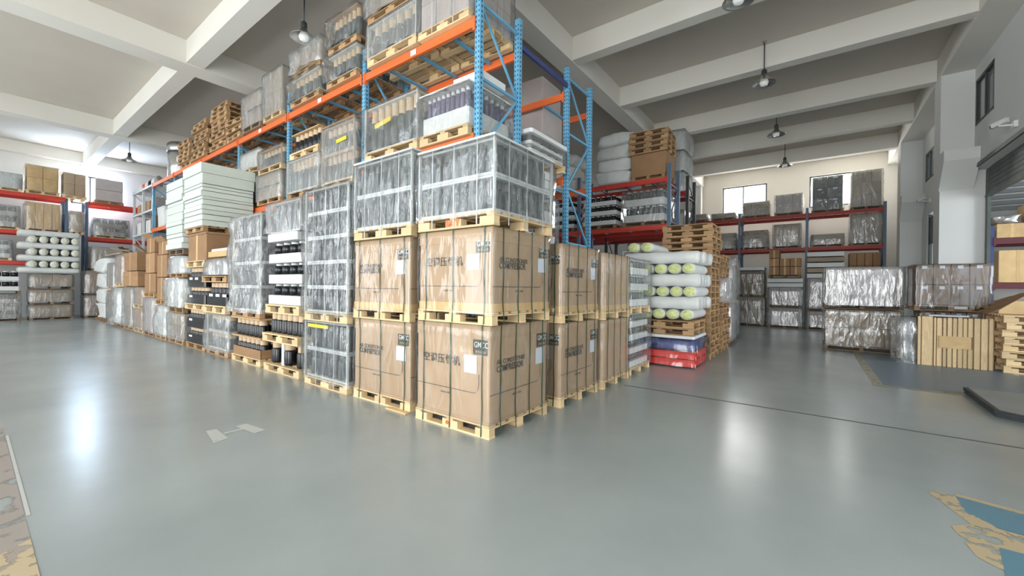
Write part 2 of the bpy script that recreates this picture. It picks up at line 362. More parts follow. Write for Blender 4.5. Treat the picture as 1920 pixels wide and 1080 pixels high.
def load(kind,x0,x1,y0,y1,z0,z1,label,group=None,cat=None,tiers=2,nx=6,ny=6,ph=.13,film='film',wood='wood',rz=0,board='foamw',tank='d',cm='cardg',amp=.018,flare=0,straps=0,name=None,face='y',labels=0,posts=True,cap=None,top=None):
    """one unit load strapped or wrapped to its pallet. local frame: origin at base centre, long faces x,y"""
    global NL;NL+=1
    cx,cy=(x0+x1)/2,(y0+y1)/2
    w,d=x1-x0,y1-y0
    if rz:w,d=(d,w) if abs(abs(rz)-math.pi/2)<.3 else (w,d)
    names={'tanks':'tank_load','cartons':'carton_load','trays':'tray_load','lump':'wrapped_bundle'}
    o=thing(name or names[kind],label,cat or 'wrapped pallet load',(cx,cy,z0),rz,group)
    near=ppm(cx,cy)>62
    X0,X1,Y0,Y1=-w/2,w/2,-d/2,d/2
    e=.03
    if ph:pallet(X0,X1,Y0,Y1,0,ph,wood,o,px=(cx,cy),detail=ppm(cx,cy)>80)
    H=z1-z0;zb=ph+.003;th=(H-zb)/tiers
    for t in range(tiers):
        a=zb+th*t;b_=a+th
        if kind=='tanks':
            bx('tray',X0+e,X1-e,Y0+e,Y1-e,a,a+.03,board,o)
            bx('cover_board',X0+e,X1-e,Y0+e,Y1-e,b_-.028,b_-.003,board,o)
            if near:grid_tanks(o,X0+.05,X1-.05,Y0+.05,Y1-.05,a+.032,b_-.03,nx,ny,tank)
            else:joined_tanks(o,X0+.05,X1-.05,Y0+.05,Y1-.05,a+.032,b_-.03,nx,ny,({'d':'tankd','g':'tankg','b':'black'}[tank],'cream' if tank!='d' else 'tankg'))
        elif kind=='cartons':
            dx=(w-2*e)/nx;dy=(d-2*e)/ny
            for i in range(nx):
                for j in range(ny):
                    if i in(0,nx-1) or j==0:
                        x=X0+e+dx*i;y=Y0+e+dy*j;c=ob('carton',ucube(cm,.02),o,(x+dx/2,y+dy/2,(a+b_)/2),(0,0,R.uniform(-.012,.012)),(dx-.012,dy-.012,th-.006))
                        if labels and j==0:
                            bx('label_sticker',x+dx*.35,x+dx*.65,y-.007,y-.004,b_-.16*th-.03,b_-.08*th,'paper',o)
        elif kind=='trays':
            bx('tray',X0+e,X1-e,Y0+e,Y1-e,a,a+th*.45,board,o,.03)
            joined_tanks(o,X0+.06,X1-.06,Y0+.06,Y1-.06,a+th*.45+.002,b_-.004,nx,ny,({'d':'tankd','g':'tankg','b':'black','p':'bloom'}[tank],board))
        elif kind=='lump':
            k=('lump',round(w,2),round(d,2),round(th,2),NL%5,cm)
            if k not in CACHE:
                f=filmmesh(w-.1,d-.1,th-.01,'filmh',.05,NL,.14).copy();f.materials.clear();f.materials.append(M[cm]);CACHE[k]=f
            ob('bundle',CACHE[k],o,(0,0,a))
    if top:bx('top_cover',X0-.01,X1+.01,Y0-.01,Y1+.01,H+.004,H+.03,top,o)
    if posts and kind=='tanks':
        for sx in(-1,1):
            for sy in(-1,1):
                bx('corner_post',sx*(w/2-.012)-.01,sx*(w/2-.012)+.01,sy*(d/2-.014)-.014,sy*(d/2-.014)+.014,zb,H-.004,board,o)
    for s in range(straps):
        x=X0+w*(s+.7)/(straps+.4);
        b=MB();q=.006;b.box(x,x+.014,Y0-q,Y0-q+.002,.02,H+q);b.box(x,x+.014,Y0-q,Y1+q,H+q,H+q+.002);b.box(x,x+.014,Y1+q-.002,Y1+q,.02,H+q)
        ob('strap',b.mesh('strap','strapw'),o)
        y=Y0+d*(s+.7)/(straps+.4)
        b=MB();b.box(X1+q-.002,X1+q,y,y+.014,.02,H+q);b.box(X0-q,X1+q,y,y+.014,H+q+.003,H+q+.005);b.box(X0-q,X0-q+.002,y,y+.014,.02,H+q)
        ob('strap',b.mesh('strap','strapw'),o)
    if film:
        res=.075 if near else .17
        if ppm(cx,cy)<40:res=.3
        ob('stretch_film',filmmesh(w+.02,d+.02,H-ph*.7,film,amp,NL,res,flare=flare),o,(0,0,ph*.7+.004))
    return o
def roundbox(w,d,h,m,seed=0,amp=.03,e=3.2,n=14,k2=7):
    """soft cushion-like body: superellipsoid with noise"""
    k=('rb',round(w,2),round(d,2),round(h,2),m,seed%5,amp,e)
    if k in CACHE:return CACHE[k]
    b=MB();sg=lambda v,p:math.copysign(abs(v)**p,v);p=2/e
    rings=[]
    for j in range(1,k2):
        ph=-math.pi/2+math.pi*j/k2
        for i in range(n*2):
            a=math.pi*i/n
            x=sg(math.cos(ph),p)*sg(math.cos(a),p);y=sg(math.cos(ph),p)*sg(math.sin(a),p);z=sg(math.sin(ph),p)
            q=1+amp/min(w,d)*4*noise.noise(Vector((x*2+seed*7,y*2,z*3)))
            b.v.append((x*w/2*q,y*d/2*q,z*h/2))
    N=n*2
    for j in range(k2-2):
        for i in range(N):
            b.f.append((j*N+i,j*N+(i+1)%N,(j+1)*N+(i+1)%N,(j+1)*N+i));b.m.append(0);b.sm.append(True)
    b.f.append(tuple(reversed(range(N))));b.m.append(0);b.sm.append(True)
    b.f.append(tuple((k2-2)*N+i for i in range(N)));b.m.append(0);b.sm.append(True)
    CACHE[k]=b.mesh('soft_body',m);return CACHE[k]
def text(s,size,m,name='lettering',parent=None,loc=(0,0,0),rot=(math.pi/2,0,0),bold=0.,sx=1):
    k=('txt',s,size,m,bold,sx)
    if k not in CACHE:
        c=bpy.data.curves.new('t','FONT');c.body=s;c.size=size;c.offset=bold;c.extrude=.0006;c.resolution_u=3
        t=bpy.data.objects.new('t',c);COL.objects.link(t);bpy.context.view_layer.update()
        me=bpy.data.meshes.new_from_object(t.evaluated_get(bpy.context.evaluated_depsgraph_get()));me.materials.clear();me.materials.append(M[m])
        bpy.data.objects.remove(t);CACHE[k]=me
    return ob(name,CACHE[k],parent,loc,rot,(sx,1,1))
# ---------------------------------------------------------------- structure
ZS,ZB=7.8,7.2
def st(name,b,*mats):
    o=ob(name,b.mesh(name,*mats));o['kind']='structure';return o
def sbox(name,x0,x1,y0,y1,z0,z1,m):
    b=MB();b.box(x0,x1,y0,y1,z0,z1);return st(name,b,m)
sbox('floor',-26.2,14,-10.2,21.2,-.2,0,'floor')
sbox('ceiling',-26.2,14,-10.2,21.2,ZS,ZS+.2,'slabm')
def wall_x(name,x0,x1,y0,y1,holes,m='plaster',ztop=ZS):  # wall in the y direction, holes (ya,yb,za,zb)
    b=MB();ys=sorted({y0,y1,*[h[0] for h in holes],*[h[1] for h in holes]})
    for a,c in zip(ys,ys[1:]):
        hs=sorted((h[2],h[3]) for h in holes if h[0]<=a and h[1]>=c);z=0
        for (p,q) in hs:
            if p>z:b.box(x0,x1,a,c,z,p)
            z=q
        if z<ztop:b.box(x0,x1,a,c,z,ztop)
    return st(name,b,m)
def wall_y(name,y0,y1,x0,x1,holes,m='plaster',ztop=ZS):
    b=MB();xs=sorted({x0,x1,*[h[0] for h in holes],*[h[1] for h in holes]})
    for a,c in zip(xs,xs[1:]):
        hs=sorted((h[2],h[3]) for h in holes if h[0]<=a and h[1]>=c);z=0
        for (p,q) in hs:
            if p>z:b.box(a,c,y0,y1,z,p)
            z=q
        if z<ztop:b.box(a,c,y0,y1,z,ztop)
    return st(name,b,m)
wall_x('wall_left',-26.2,-26,-10.2,21.2,[(-.25,1.05,5.4,6.8)])
wall_y('wall_back',21,21.2,-26,5.9,[(-1.24,.78,5.55,7.05),(2.53,4.66,5.6,7.1),(-7.5,-5.5,5.55,7.05)],m='plasterc')
wall_x('wall_right',5.9,6.1,-10.2,21.2,[(4.0,11.75,0,4.65),(14.2,16.9,0,4.3),(10.4,11.68,5.72,6.85),(16.0,17.2,5.5,6.5),(-6,0,0,4.4)])
wall_y('wall_front',-10.2,-10,-26,5.9,[(-1.5,4.5,.0,5.0),(-11,-5,0,5.0),(-21,-15,0,5.0),(-23,4,5.6,6.9)])
# room behind the right wall
wall_y('wall_next_room_back',14,14.2,6.1,14,[],ztop=ZS)
wall_x('wall_next_room_right',13.8,14,-10.2,14,[(3.5,9.5,0,4.5)])
b=MB();b.box(6.1,13.8,3,14,5.2,5.3)
for i in range(34):b.box(6.3+.22*i,6.42+.22*i,3,14,5.14,5.2)
for y in (4,6,8,10,12):b.box(6.1,13.8,y,y+.12,4.95,5.14)
st('trim_next_room_ceiling',b,'shut')
b=MB()
for k in range(9):b.box(6.1,13.8,13.9,13.99,3.9+.16*k,4.0+.16*k)
st('trim_next_room_ribs',b,'plate')
n=0
def trim(b,m='beamm'):
    global n;n+=1;return st('trim_%d'%n,b,m)
# long girders (along y)
for (a,c) in((-2.62,-2.15),(-10.85,-10.2),(-19.3,-18.75)):
    b=MB();b.box(a,c,-10,21,ZB,ZS-.002);trim(b)
b=MB();b.box(5.3,5.9,-10,21,ZB-.02,ZS-.002);trim(b)
# cross beams
for y in (-7,-3.3,-.15 ,2.9,5.95,9.05,12.45,15.5,18.6):
    b=MB();b.box(-2.148,5.298,y-.3,y,ZB+.02,ZS-.003);trim(b)
for y in (-6,.45):
    for (a,c) in((-10.198,-2.622),(-18.748,-10.852),(-25.99,-19.302)):
        b=MB();b.box(a,c,y-.38,y,ZB+.02,ZS-.003);trim(b)
b=MB();b.box(-26,-25.55,-10,21,ZB+.1,ZS-.003);trim(b)
# columns with corbels
for (y,) in((11.72,),(17.6,)):
    b=MB();b.box(5.3,5.898,y,y+.65,0,ZB-.022)
    x0,x1=5.36,6.0
    for xx in(0,):
        P=[(y-.5,5.12),(y-.5,4.85),(y,4.2),(y,5.12)]
        L=[(5.28,p[0],p[1]) for p in P];Q=[(5.895,p[0],p[1]) for p in P]
        b.poly(L);b.poly(list(reversed(Q)))
        for i in range(4):
            j=(i+1)%4;b.poly([L[j],L[i],Q[i],Q[j]])
    o=trim(b,'plaster')
b=MB();b.box(-2.6,-2.2,20.4,20.99,0,ZB);trim(b,'plaster')
# windows
def window_y(name,x0,x1,y,z0,z1,mull):
    b=MB();t=.06
    b.box(x0,x1,y-.03,y+.05,z0,z0+t);b.box(x0,x1,y-.03,y+.05,z1-t,z1);b.box(x0,x0+t,y-.03,y+.05,z0,z1);b.box(x1-t,x1,y-.03,y+.05,z0,z1)
    for m_ in mull:
        x=x0+(x1-x0)*m_;b.box(x-.025,x+.025,y-.02,y+.04,z0,z1)
    o=st(name,b,'frame')
    xs=[0,*mull,1]
    for a,c in zip(xs,xs[1:]):bx('pane',x0+(x1-x0)*a+.03,x0+(x1-x0)*c-.03,y+.01,y+.016,z0+.05,z1-.05,'glass',o)
def window_x(name,x,y0,y1,z0,z1,mull,gm='glass'):
    b=MB();t=.07
    b.box(x-.03,x+.06,y0,y1,z0,z0+t);b.box(x-.03,x+.06,y0,y1,z1-t,z1);b.box(x-.03,x+.06,y0,y0+t,z0,z1);b.box(x-.03,x+.06,y1-t,y1,z0,z1)
    for m_ in mull:
        y=y0+(y1-y0)*m_;b.box(x-.02,x+.05,y-.03,y+.03,z0,z1)
    o=st(name,b,'frame')
    ys=[0,*mull,1]
    for i,(a,c) in enumerate(zip(ys,ys[1:])):bx('pane',x+.01,x+.018,y0+(y1-y0)*a+.03,y0+(y1-y0)*c-.03,z0+.05,z1-.05,gm if i else gm,o)
window_y('window_1',-1.24,.78,21.08,5.55,7.05,(.48,))
window_y('window_2',2.53,4.66,21.08,5.6,7.1,(.5,))
window_x('window_3',5.93,10.4,11.68,5.72,6.85,(.5,))
window_x('window_4',5.93,16.0,17.2,5.5,6.5,(.5,))
window_x('window_5',-26.1,-.25,1.05,5.4,6.8,(.5,))
bx('blind',5.97,5.985,11.06,11.62,5.79,6.78,'plaster',bpy.data.objects['window_3'])
# roller shutter rolled up under the lintel of the right hand opening
b=MB()
for k in range(6):
    z=4.645-.105*k
    b.box(6.11,6.15,4.0,11.75,z-.095,z);b.box(6.10,6.16,4.0,11.75,z-.105,z-.095)
b.box(6.09,6.17,4.0,11.75,3.95,4.01)
b.lathe([(.26,0),(.26,7.7)],16,(6.62,4.02,4.95),axis='y')
b.box(5.86,5.9,3.9,11.72,4.65,4.74);b.box(6.1,6.16,11.6,11.74,0,4.6)
st('door_1',b,'shut')
b=MB()
for k in range(8):b.box(5.95,6.0,14.2,16.9,4.2-.12*k-.1,4.2-.12*k)
b.box(5.95,6.02,16.75,16.9,0,4.3);st('door_2',b,'shut')
# floor joint and painted marks
def flat(name,pts,m,z,label=None,cat=None):
    b=MB();b.poly([(x,y,z) for x,y in pts]);o=ob(name,b.mesh(name,m));
    if label:tag(o,label,cat)
    else:o['kind']='structure'
    return o
b=MB();b.box(.2,5.9,3.23,3.26,.0005,.002);o=st('trim_floor_joint',b,'groove')
flat('trim_floor_blue_zone',[(3.68,6.1),(5.88,6.1),(5.88,10.6),(3.68,10.6)],'pblue2',.002)
flat('trim_floor_yellow_edge_a',[(3.54,6.0),(3.68,6.0),(3.68,10.6),(3.54,10.6)],'pyel2',.002)
flat('trim_floor_yellow_edge_b',[(3.54,5.96),(4.62,5.96),(4.62,6.1),(3.54,6.1)],'pyel2',.0025)
flat('trim_floor_yellow_arrow_a',[(3.42,1.42),(3.6,1.38),(3.72,.86),(3.6,.82)],'pyel',.002)
flat('trim_floor_blue_arrow_a',[(3.6,1.40),(4.6,1.15),(4.6,.82),(3.72,.93),(3.6,1.1)],'pblue',.0022)
flat('trim_floor_yellow_arrow_b',[(3.46,.78),(3.64,.93),(4.6,.8),(4.6,.66),(3.75,.64),(3.62,.28),(3.5,.4)],'pyel',.0024)
flat('trim_floor_blue_arrow_b',[(3.64,.62),(4.6,.62),(4.6,.1),(3.55,.1)],'pblue',.0026)
flat('trim_floor_yellow_arrow_c',[(3.6,1.44),(4.6,1.2),(4.6,1.14),(3.6,1.38)],'pyel',.0028)
flat('trim_floor_h_mark_a',[(-2.58,-1.69),(-2.12,-1.76),(-2.16,-1.62),(-2.56,-1.6)],'pwhite',.002)
flat('trim_floor_h_mark_b',[(-2.5,-1.44),(-2.09,-1.40),(-2.12,-1.28),(-2.5,-1.33)],'pwhite',.002)
flat('trim_floor_h_mark_c',[(-2.37,-1.6),(-2.32,-1.6),(-2.32,-1.4),(-2.37,-1.4)],'pwhite',.0022)
flat('trim_floor_brown_strip',[(-4.4,-3.0),(-.55,-3.0),(-.55,-3.24),(-4.4,-3.24)],'pbrown',.002)
flat('trim_floor_white_line',[(-4.0,-2.975),(-1.6,-2.975),(-1.6,-2.995),(-4.0,-2.995)],'pwhite',.0025)
flat('trim_floor_blue_strip',[(-4.4,-3.25),(-.55,-3.25),(-.55,-4.2),(-4.4,-4.2)],'pblue',.0022)
flat('trim_floor_yellow_patch',[(-1.2,-3.0),(-.6,-3.0),(-.6,-3.16),(-1.1,-3.14)],'pyel',.003)
# ---------------------------------------------------------------- racks
def rack(label,ups,depth,height,levels,loc,rz=0,um='blue',bm='orange',holes=False,bars=3,name='pallet_rack',bh=.13,hs=None,uw=.1):
    H0=height
    """local frame: frames at x in ups, front y=0, back y=depth; levels: list per bay of beam-top heights"""
    o=thing(name,label,'rack',loc,rz)
    for i,x in enumerate(ups):
        height=hs[i] if hs else H0
        for y in(0,depth-.08):
            u=bx('upright',x-uw/2,x+uw/2,y,y+.08,0,height,um,o,kind=None)
            b=MB();b.box(x-uw/2-.03,x+uw/2+.03,y-.03,y+.11,0,.012);ob('foot_plate',b.mesh('foot_plate',um),o)
            if holes:
                b=MB();z=.15
                while z<height-.05:
                    for s in(-.026,.026):
                        b.box(x+s-.008,x+s+.008,y-.0015,y,z,z+.03)
                    b.box(x+uw/2,x+uw/2+.0015,y+.028,y+.05,z,z+.03)
                    z+=.075
                h=ob('slot_rows',b.mesh('slot_rows','hole'),o);h['kind']='stuff'
        z=.3;k=0
        while z<height-.15:
            bar('horizontal_brace',(x,.08,z),(x,depth-.08,z),.03,.04,um,o)
            z2=min(z+1.1,height-.15)
            if z2-z>.5:bar('diagonal_brace',(x,.08 if k%2 else depth-.08,z+.03),(x,depth-.08 if k%2 else .08,z2-.03),.025,.035,um,o)
            z+=1.1;k+=1
    for i,(a,c) in enumerate(zip(ups,ups[1:])):
        for lv in levels[i]:
            for y in(-.02,depth-.03):
                bm_=bar('beam',(a+uw/2,y+.025,lv-bh/2),(c-uw/2,y+.025,lv-bh/2),.05,bh,bm,o)
                for q in(a+uw/2+.004,c-uw/2-.004):bx('connector',q-.02,q+.02,y-.01,y+.06,lv-bh-.05,lv+.03,bm,o)
            for k in range(bars):
                x=a+(c-a)*(k+.75)/(bars+.5);bar('support_bar',(x,.03,lv-.035),(x,depth-.05,lv-.035),.05,.04,um,o)
    return o
r1=rack('blue and orange pallet rack rising behind the front corner stacks',[-18.6,-15.8,-12.9,-10.03,-7.16,-4.15,-1.3],1.06,6.05,
     [[5.55,3.75],[5.55],[5.55],[5.55,3.55],[5.55,3.5],[5.55,3.83]],(0,1.2,0),holes=True,hs=[5.545]*4+[6.05]*3)
# shelf number tags on the orange beams
for x in(-2.7,-5.7,-8.6):
    bx('number_tag',x-.07,x+.07,-.03,-.026,5.44,5.53,'paper',r1)
rack('short blue rack with orange beams standing one aisle behind',[-7.1,-4.2,-1.3],1.1,5.98,[[5.48,3.8],[5.48,3.8]],(0,3.85,0),holes=True)
bar('tie_bar',(-1.28,1.02,5.62),(-1.28,2.66,5.62),.05,.09,'blued',r1)
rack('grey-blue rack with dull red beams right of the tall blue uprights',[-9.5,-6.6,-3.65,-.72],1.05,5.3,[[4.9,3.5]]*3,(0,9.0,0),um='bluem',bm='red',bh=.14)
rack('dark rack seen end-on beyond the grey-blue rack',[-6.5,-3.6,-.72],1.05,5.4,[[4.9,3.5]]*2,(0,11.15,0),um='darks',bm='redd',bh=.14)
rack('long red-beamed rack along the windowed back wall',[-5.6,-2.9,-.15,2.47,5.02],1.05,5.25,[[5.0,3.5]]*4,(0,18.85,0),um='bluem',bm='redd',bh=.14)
RL=math.pi/2
rack('red-beamed rack against the left wall left of the twin uprights',[-6.4,-3.5,-.57],1.05,5.34,[[5.35,3.75,2.45],[5.35,3.75,2.45]],(-24.2,0,0),RL,um='bluem',bm='red',bh=.15,bars=2)
rack('red-beamed rack against the left wall right of the twin uprights',[.07,3.0],1.05,5.29,[[5.3,3.68]],(-24.2,0,0),RL,um='bluem',bm='red',bh=.15,bars=2)
rack('white steel shelving at the far end of the long row',[-22.0,-20.4,-18.75],.9,5.7,[[5.6,4.6,3.7]]*2,(0,1.25,0),um='steel',bm='steel',bars=4,bh=.07,name='steel_shelving',uw=.06)
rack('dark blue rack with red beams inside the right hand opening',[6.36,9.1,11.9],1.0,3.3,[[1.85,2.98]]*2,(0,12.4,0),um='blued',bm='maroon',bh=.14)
# ---------------------------------------------------------------- printed compressor crates
def crate(x0,x1,y0,y1,z0,z1,label,front='zh',side='en',lean=0,swap=False,seed=0,number=None,sn=4,blank=False):
    cx,cy=(x0+x1)/2,(y0+y1)/2;w,d=x1-x0,y1-y0
    o=thing('compressor_crate',label,'crate',(cx,cy,z0))
    X0,X1,Y0,Y1=-w/2,w/2,-d/2,d/2;H=z1-z0;ph=.14
    pallet(X0+.005,X1-.005,Y0+.005,Y1-.005,0,ph,'wood',o,px=(cx,cy))
    q=.02
    me=ucube('card',.006)
    ob('carton_body',me,o,(0,0,(ph+H)/2),(0,0,0),(w-2*q,d-2*q,H-ph-.006))
    # telescoping lid, a little proud of the body
    b=MB();b.box(X0+q-.006,X1-q+.006,Y0+q-.006,Y1-q+.006,H-.15,H-.001)
    ob('lid',b.mesh('lid','card'),o)
    # wooden edge skirting visible at the foot of the carton
    b=MB();b.box(X0+q-.005,X1-q+.005,Y0+q-.005,Y1-q+.005,ph+.002,ph+(.09 if z0>.5 else .03));ob('base_skirt',b.mesh('base_skirt','cardy' if z0>.5 else 'card'),o)
    yf=Y0+q-.002;xs=X1-q+.002
    def face(kind,f):
        # f maps (u along face 0..1 left to right, z, out) to local and gives rotation
        L=(w if f=='y' else d)-2*q
        def P(u,z,out):
            return (X0+q+u*L,yf-out,z) if f=='y' else (xs+out,Y0+q+u*L,z)
        rot=(math.pi/2,0,0) if f=='y' else (math.pi/2,0,math.pi/2)
        def pan(name,u0,u1,z0_,z1_,m,out,par=o):
            b=MB();p=P(u0,z0_,out);r=P(u1,z1_,out+.0015)
            b.box(min(p[0],r[0]),max(p[0],r[0]),min(p[1],r[1]),max(p[1],r[1]),z0_,z1_);return ob(name,b.mesh(name,m),par)
        C=H-ph
        lp=pan('logo_panel',.795,.975,ph+C*.70,ph+C*.855,'inkd',.001)
        text('GMCC',.085,'foamw','lettering',lp,P(.807,ph+C*.775,.004),rot,.0005,.8)
        text('美芝压缩机',.03,'inkl','lettering',lp,P(.825,ph+C*.72,.004),rot)
        pan('delivery_note',.68 if kind=='zh' else .77,.845 if kind=='zh' else .93,ph+C*.50,ph+C*.685,'paper',.003)
        if kind=='zh':
            [text(g_,.112,'ink','lettering',o,P(.095+.108*i_,ph+C*.565,.003),rot,.002,1.0) for i_,g_ in enumerate('空调压缩机')]
        else:
            text('AIR CONDITIONER',.072,'ink','lettering',o,P(.10,ph+C*.60,.003),rot,.001,.85)
            text('COMPRESSOR',.098,'ink','lettering',o,P(.10,ph+C*.52,.003),rot,.003,.8)
        text('R410A  50Hz',.03,'ink','lettering',o,P(.36,ph+C*.235,.003),rot)
        # printed rule that curves up on the right
        b=MB();pts=[]
        for i in range(9):pts.append((.80*i/8,.30))
        for i in range(1,7):
            a=math.pi/2*i/6;pts.append((.80+.07*math.sin(a),.30+.09*(1-math.cos(a))))
        pts.append((.87,.5))
        for (u,v),(u2,v2) in zip(pts,pts[1:]):
            t=.004;z=ph+C*v;z2=ph+C*v2;n_=Vector((u2-u,0,z2-z)).normalized()
            dz=t*abs(n_.x)+0.0001;du=t/L*abs(n_.z)
            b.poly([P(u-du,z-dz,.0025),P(u2-du,z2-dz,.0025),P(u2+du,z2+dz,.0025),P(u+du,z+dz,.0025)])
        ob('printed_rule',b.mesh('printed_rule','ink'),o)
    if not blank:
        face(front,'y');face(side,'x')
    if number:text(number,.06,'orange','lettering',o,(-.06,Y0-.001,.045),(math.pi/2,0,0),.002)
    # straps
    def strap(name,pts,wd,horiz):
        b=MB()
        for p,r in zip(pts,pts[1:]):
            if horiz=='x':b.poly([(p[0]-wd,p[1],p[2]),(p[0]+wd,p[1],p[2]),(r[0]+wd,r[1],r[2]),(r[0]-wd,r[1],r[2])])
            else:b.poly([(p[0],p[1]-wd,p[2]),(p[0],p[1]+wd,p[2]),(r[0],r[1]+wd,r[2]),(r[0],r[1]-wd,r[2])])
        m_=b.mesh('strap','strapg');s=ob(name,m_,o)
        sl=s.modifiers.new('thickness','SOLIDIFY');sl.thickness=.003
    e=.010
    for k,u in enumerate((.12,.50,.90)):
        x=X0+w*u;dv=[(.0,0),(.25,.005),(.5,-.004),(.75,.004),(1,0)]
        pts=[(x+dx_,Y0+q-e-.004 if 0<t<1 else Y0-.003,.01+(H-.0)*t) for t,dx_ in dv]
        pts=pts+[(x,Y0,H+.002),(x,Y1,H+.002),(x,Y1+.003,.01)];strap('strap',pts,.007,'x')
    for k in range(sn):
        y=Y0+d*(.17+.24*k if sn==4 else .25+.25*k)
        pts=[(X1+.003 if t in(0,) else X1-q+e+.004,y+R.uniform(-.008,.008),.01+H*t) for t in(0,.25,.5,.75,1)]
        pts=pts+[(X1,y,H+.006),(X0,y,H+.006),(X0-.003,y,.01)];strap('strap',pts,.007,'y')
    ob('clear_film',filmmesh(w-.012,d-.012,H-ph*.8,'film0',.011,seed,.07),o,(0,0,ph*.8))
    return o
CR=[('printed carton crate at the front corner, lower tier','printed carton crate at the front corner, upper tier')]
crate(-1.17,0,0,1.16,0,1.185,CR[0][0],number='6K',seed=0)
crate(-1.155,.012,.01,1.17,1.19,2.235,CR[0][1],seed=1)
crate(-2.62,-1.36,.08,1.2,0,1.13,'English-printed crate left of the front corner stack, lower tier',front='en',seed=2)
crate(-2.66,-1.40,.09,1.21,1.135,2.225,'English-printed crate left of the front corner stack, upper tier',front='en',seed=3)
crate(-1.16,.03,1.44,2.6,0,1.12,'crate second from the corner on the right side, lower tier',side='en',seed=4)
crate(-1.16,.03,1.44,2.6,1.125,2.19,'crate second from the corner on the right side, upper tier',side='en',seed=5)
crate(-1.14,.06,2.72,3.84,0,1.09,'cloudy wrapped crate third on the right side, lower tier',seed=6,blank=True)
crate(-1.14,.06,2.72,3.84,1.095,2.16,'cloudy wrapped crate third on the right side, upper tier',seed=7,blank=True)
# wrapped tank loads on top of the front crates
load('tanks',-1.15,.03,.0,1.17,2.245,3.17,'clear-wrapped load of tanks atop the front corner crates',tiers=2,nx=8,ny=9,ph=.15,amp=.02,straps=3,top='strapw',tank='s',board='strapw')
o=load('tanks',-2.6,-1.35,.06,1.2,2.235,3.3,'clear-wrapped load of tanks atop the English-printed crates',tiers=2,nx=8,ny=8,ph=.15,amp=.02,straps=3,top='strapw',tank='s',board='strapw')
text('6M Y',.1,'orange','lettering',None,(-.68,-.005,2.275),(math.pi/2,0,0),.004)
bpy.data.objects['lettering'] if 0 else None
l=[q for q in COL.objects if q.name.startswith('lettering')][-1];l.name='stencilled_number'
par=[q for q in COL.objects if q.get('label','').startswith('clear-wrapped load of tanks atop the front')][0]
l.parent=par;l.location=(l.location.x-par.location.x,l.location.y-par.location.y-.0,l.location.z-par.location.z)
# red bleed on the right flank of the top load's pallet stays out; plain boards there
# R4 wrapped trays at the right row end
load('trays',-1.1,.02,3.98,5.1,0,1.12,'white foam trays film-wrapped at the right row end, lower tier',tiers=4,nx=5,ny=6,board='foamw',tank='g')
load('trays',-1.1,.02,3.98,5.1,1.13,2.16,'white foam trays film-wrapped at the right row end, upper tier',tiers=3,nx=5,ny=6,board='foamw',tank='g')
# ---------------------------------------------------------------- left row, stack by stack
load('tanks',-3.98,-2.74,.06,1.16,0,1.02,'film-wrapped tanks at floor level third stack left of corner',tiers=2,nx=7,ny=7,straps=2,tank='d',amp=.03,board='strapw')
load('tanks',-3.98,-2.74,.05,1.15,1.03,3.12,'tall five-tier film-wrapped tanks third stack left of corner',tiers=5,nx=7,ny=7,straps=3,tank='d',ph=.14,amp=.035,board='strapw')
tp=[q for q in COL.objects if q.get('label','').startswith('film-wrapped tanks at floor')][0]
bx('yellow_tape',-.45,.15,-.585,-.58,.93,.98,'yel',tp)
# loose black tanks with cream caps: things of their own
def tank_thing(x,y,z,h,r,label,group):
    k='blk'
    if k not in CACHE:
        b=MB();b.lathe([(.40,0),(.47,.05),(.48,.1),(.48,.62),(.42,.68),(.2,.72)],16);CACHE[k]=b.mesh('tank_body','black')
        b=MB();b.lathe([(.38,.0),(.40,.02),(.40,.30),(.36,.32)],14);CACHE['cap']=b.mesh('cap','cream')
    o=ob('black_tank',CACHE[k],None,(x,y,z),(0,0,R.random()*6),(2*r,2*r,h));tag(o,label,'tank',group)
    ob('cap',CACHE['cap'],o,(0,0,.68));return o
def tank_grid(x0,x1,y0,y1,z,h,nx,ny,label,group,deep=2,skip=()):
    dx=(x1-x0)/nx;dy=(y1-y0)/ny;r=min(dx,dy)*.47
    for i in range(nx):
        for j in range(ny):
            if (j<deep or i>=nx-1) and (i,j) not in skip:tank_thing(x0+dx*(i+.5),y0+dy*(j+.5),z,h,r,label+', %s row, %s from left'%(('front','second','third','fourth','fifth')[j],('first','second','third','fourth','fifth','sixth')[i]),group)
# stack 4
pallet(-5.6,-4.25,.1,1.2,0,.14,'wood',label='pallet on the floor under the loose black tanks')
tank_grid(-5.5,-4.3,.14,1.15,.142,.4,5,4,'black tank on floor-level pallet, fourth stack','black tanks on the lowest pallet of the fourth stack',skip=((1,0),(3,0)))
bx_=bx('foam_post',-4.99,-4.9,.15,.24,.142,.545,'foamw');tag(bx_,'white foam post between the black tanks on the floor-level pallet','post')
pallet(-5.62,-4.27,.08,1.18,.55,.15,'wood',label='pallet between the two layers of loose black tanks')
tank_grid(-5.5,-4.3,.12,1.13,.702,.36,6,4,'black tank on second pallet, fourth stack','black tanks on the second pallet of the fourth stack')
load('trays',-5.55,-4.27,.1,1.18,1.07,2.36,'white foam trays alternating with black tanks, fourth stack',tiers=3,nx=4,ny=4,ph=.16,board='foamw',tank='b',film=None)
o=bx('foam_tray',-5.5,-4.4,.1,1.15,2.37,2.52,'foamw',bev=.03);tag(o,'loose white foam tray topping the tray and tank stack','tray')
load('tanks',-5.5,-4.3,.12,1.15,2.53,3.08,'small film-wrapped tank load resting on the white foam trays',tiers=1,nx=5,ny=5,ph=.0,tank='d',film='filmh',amp=.05)
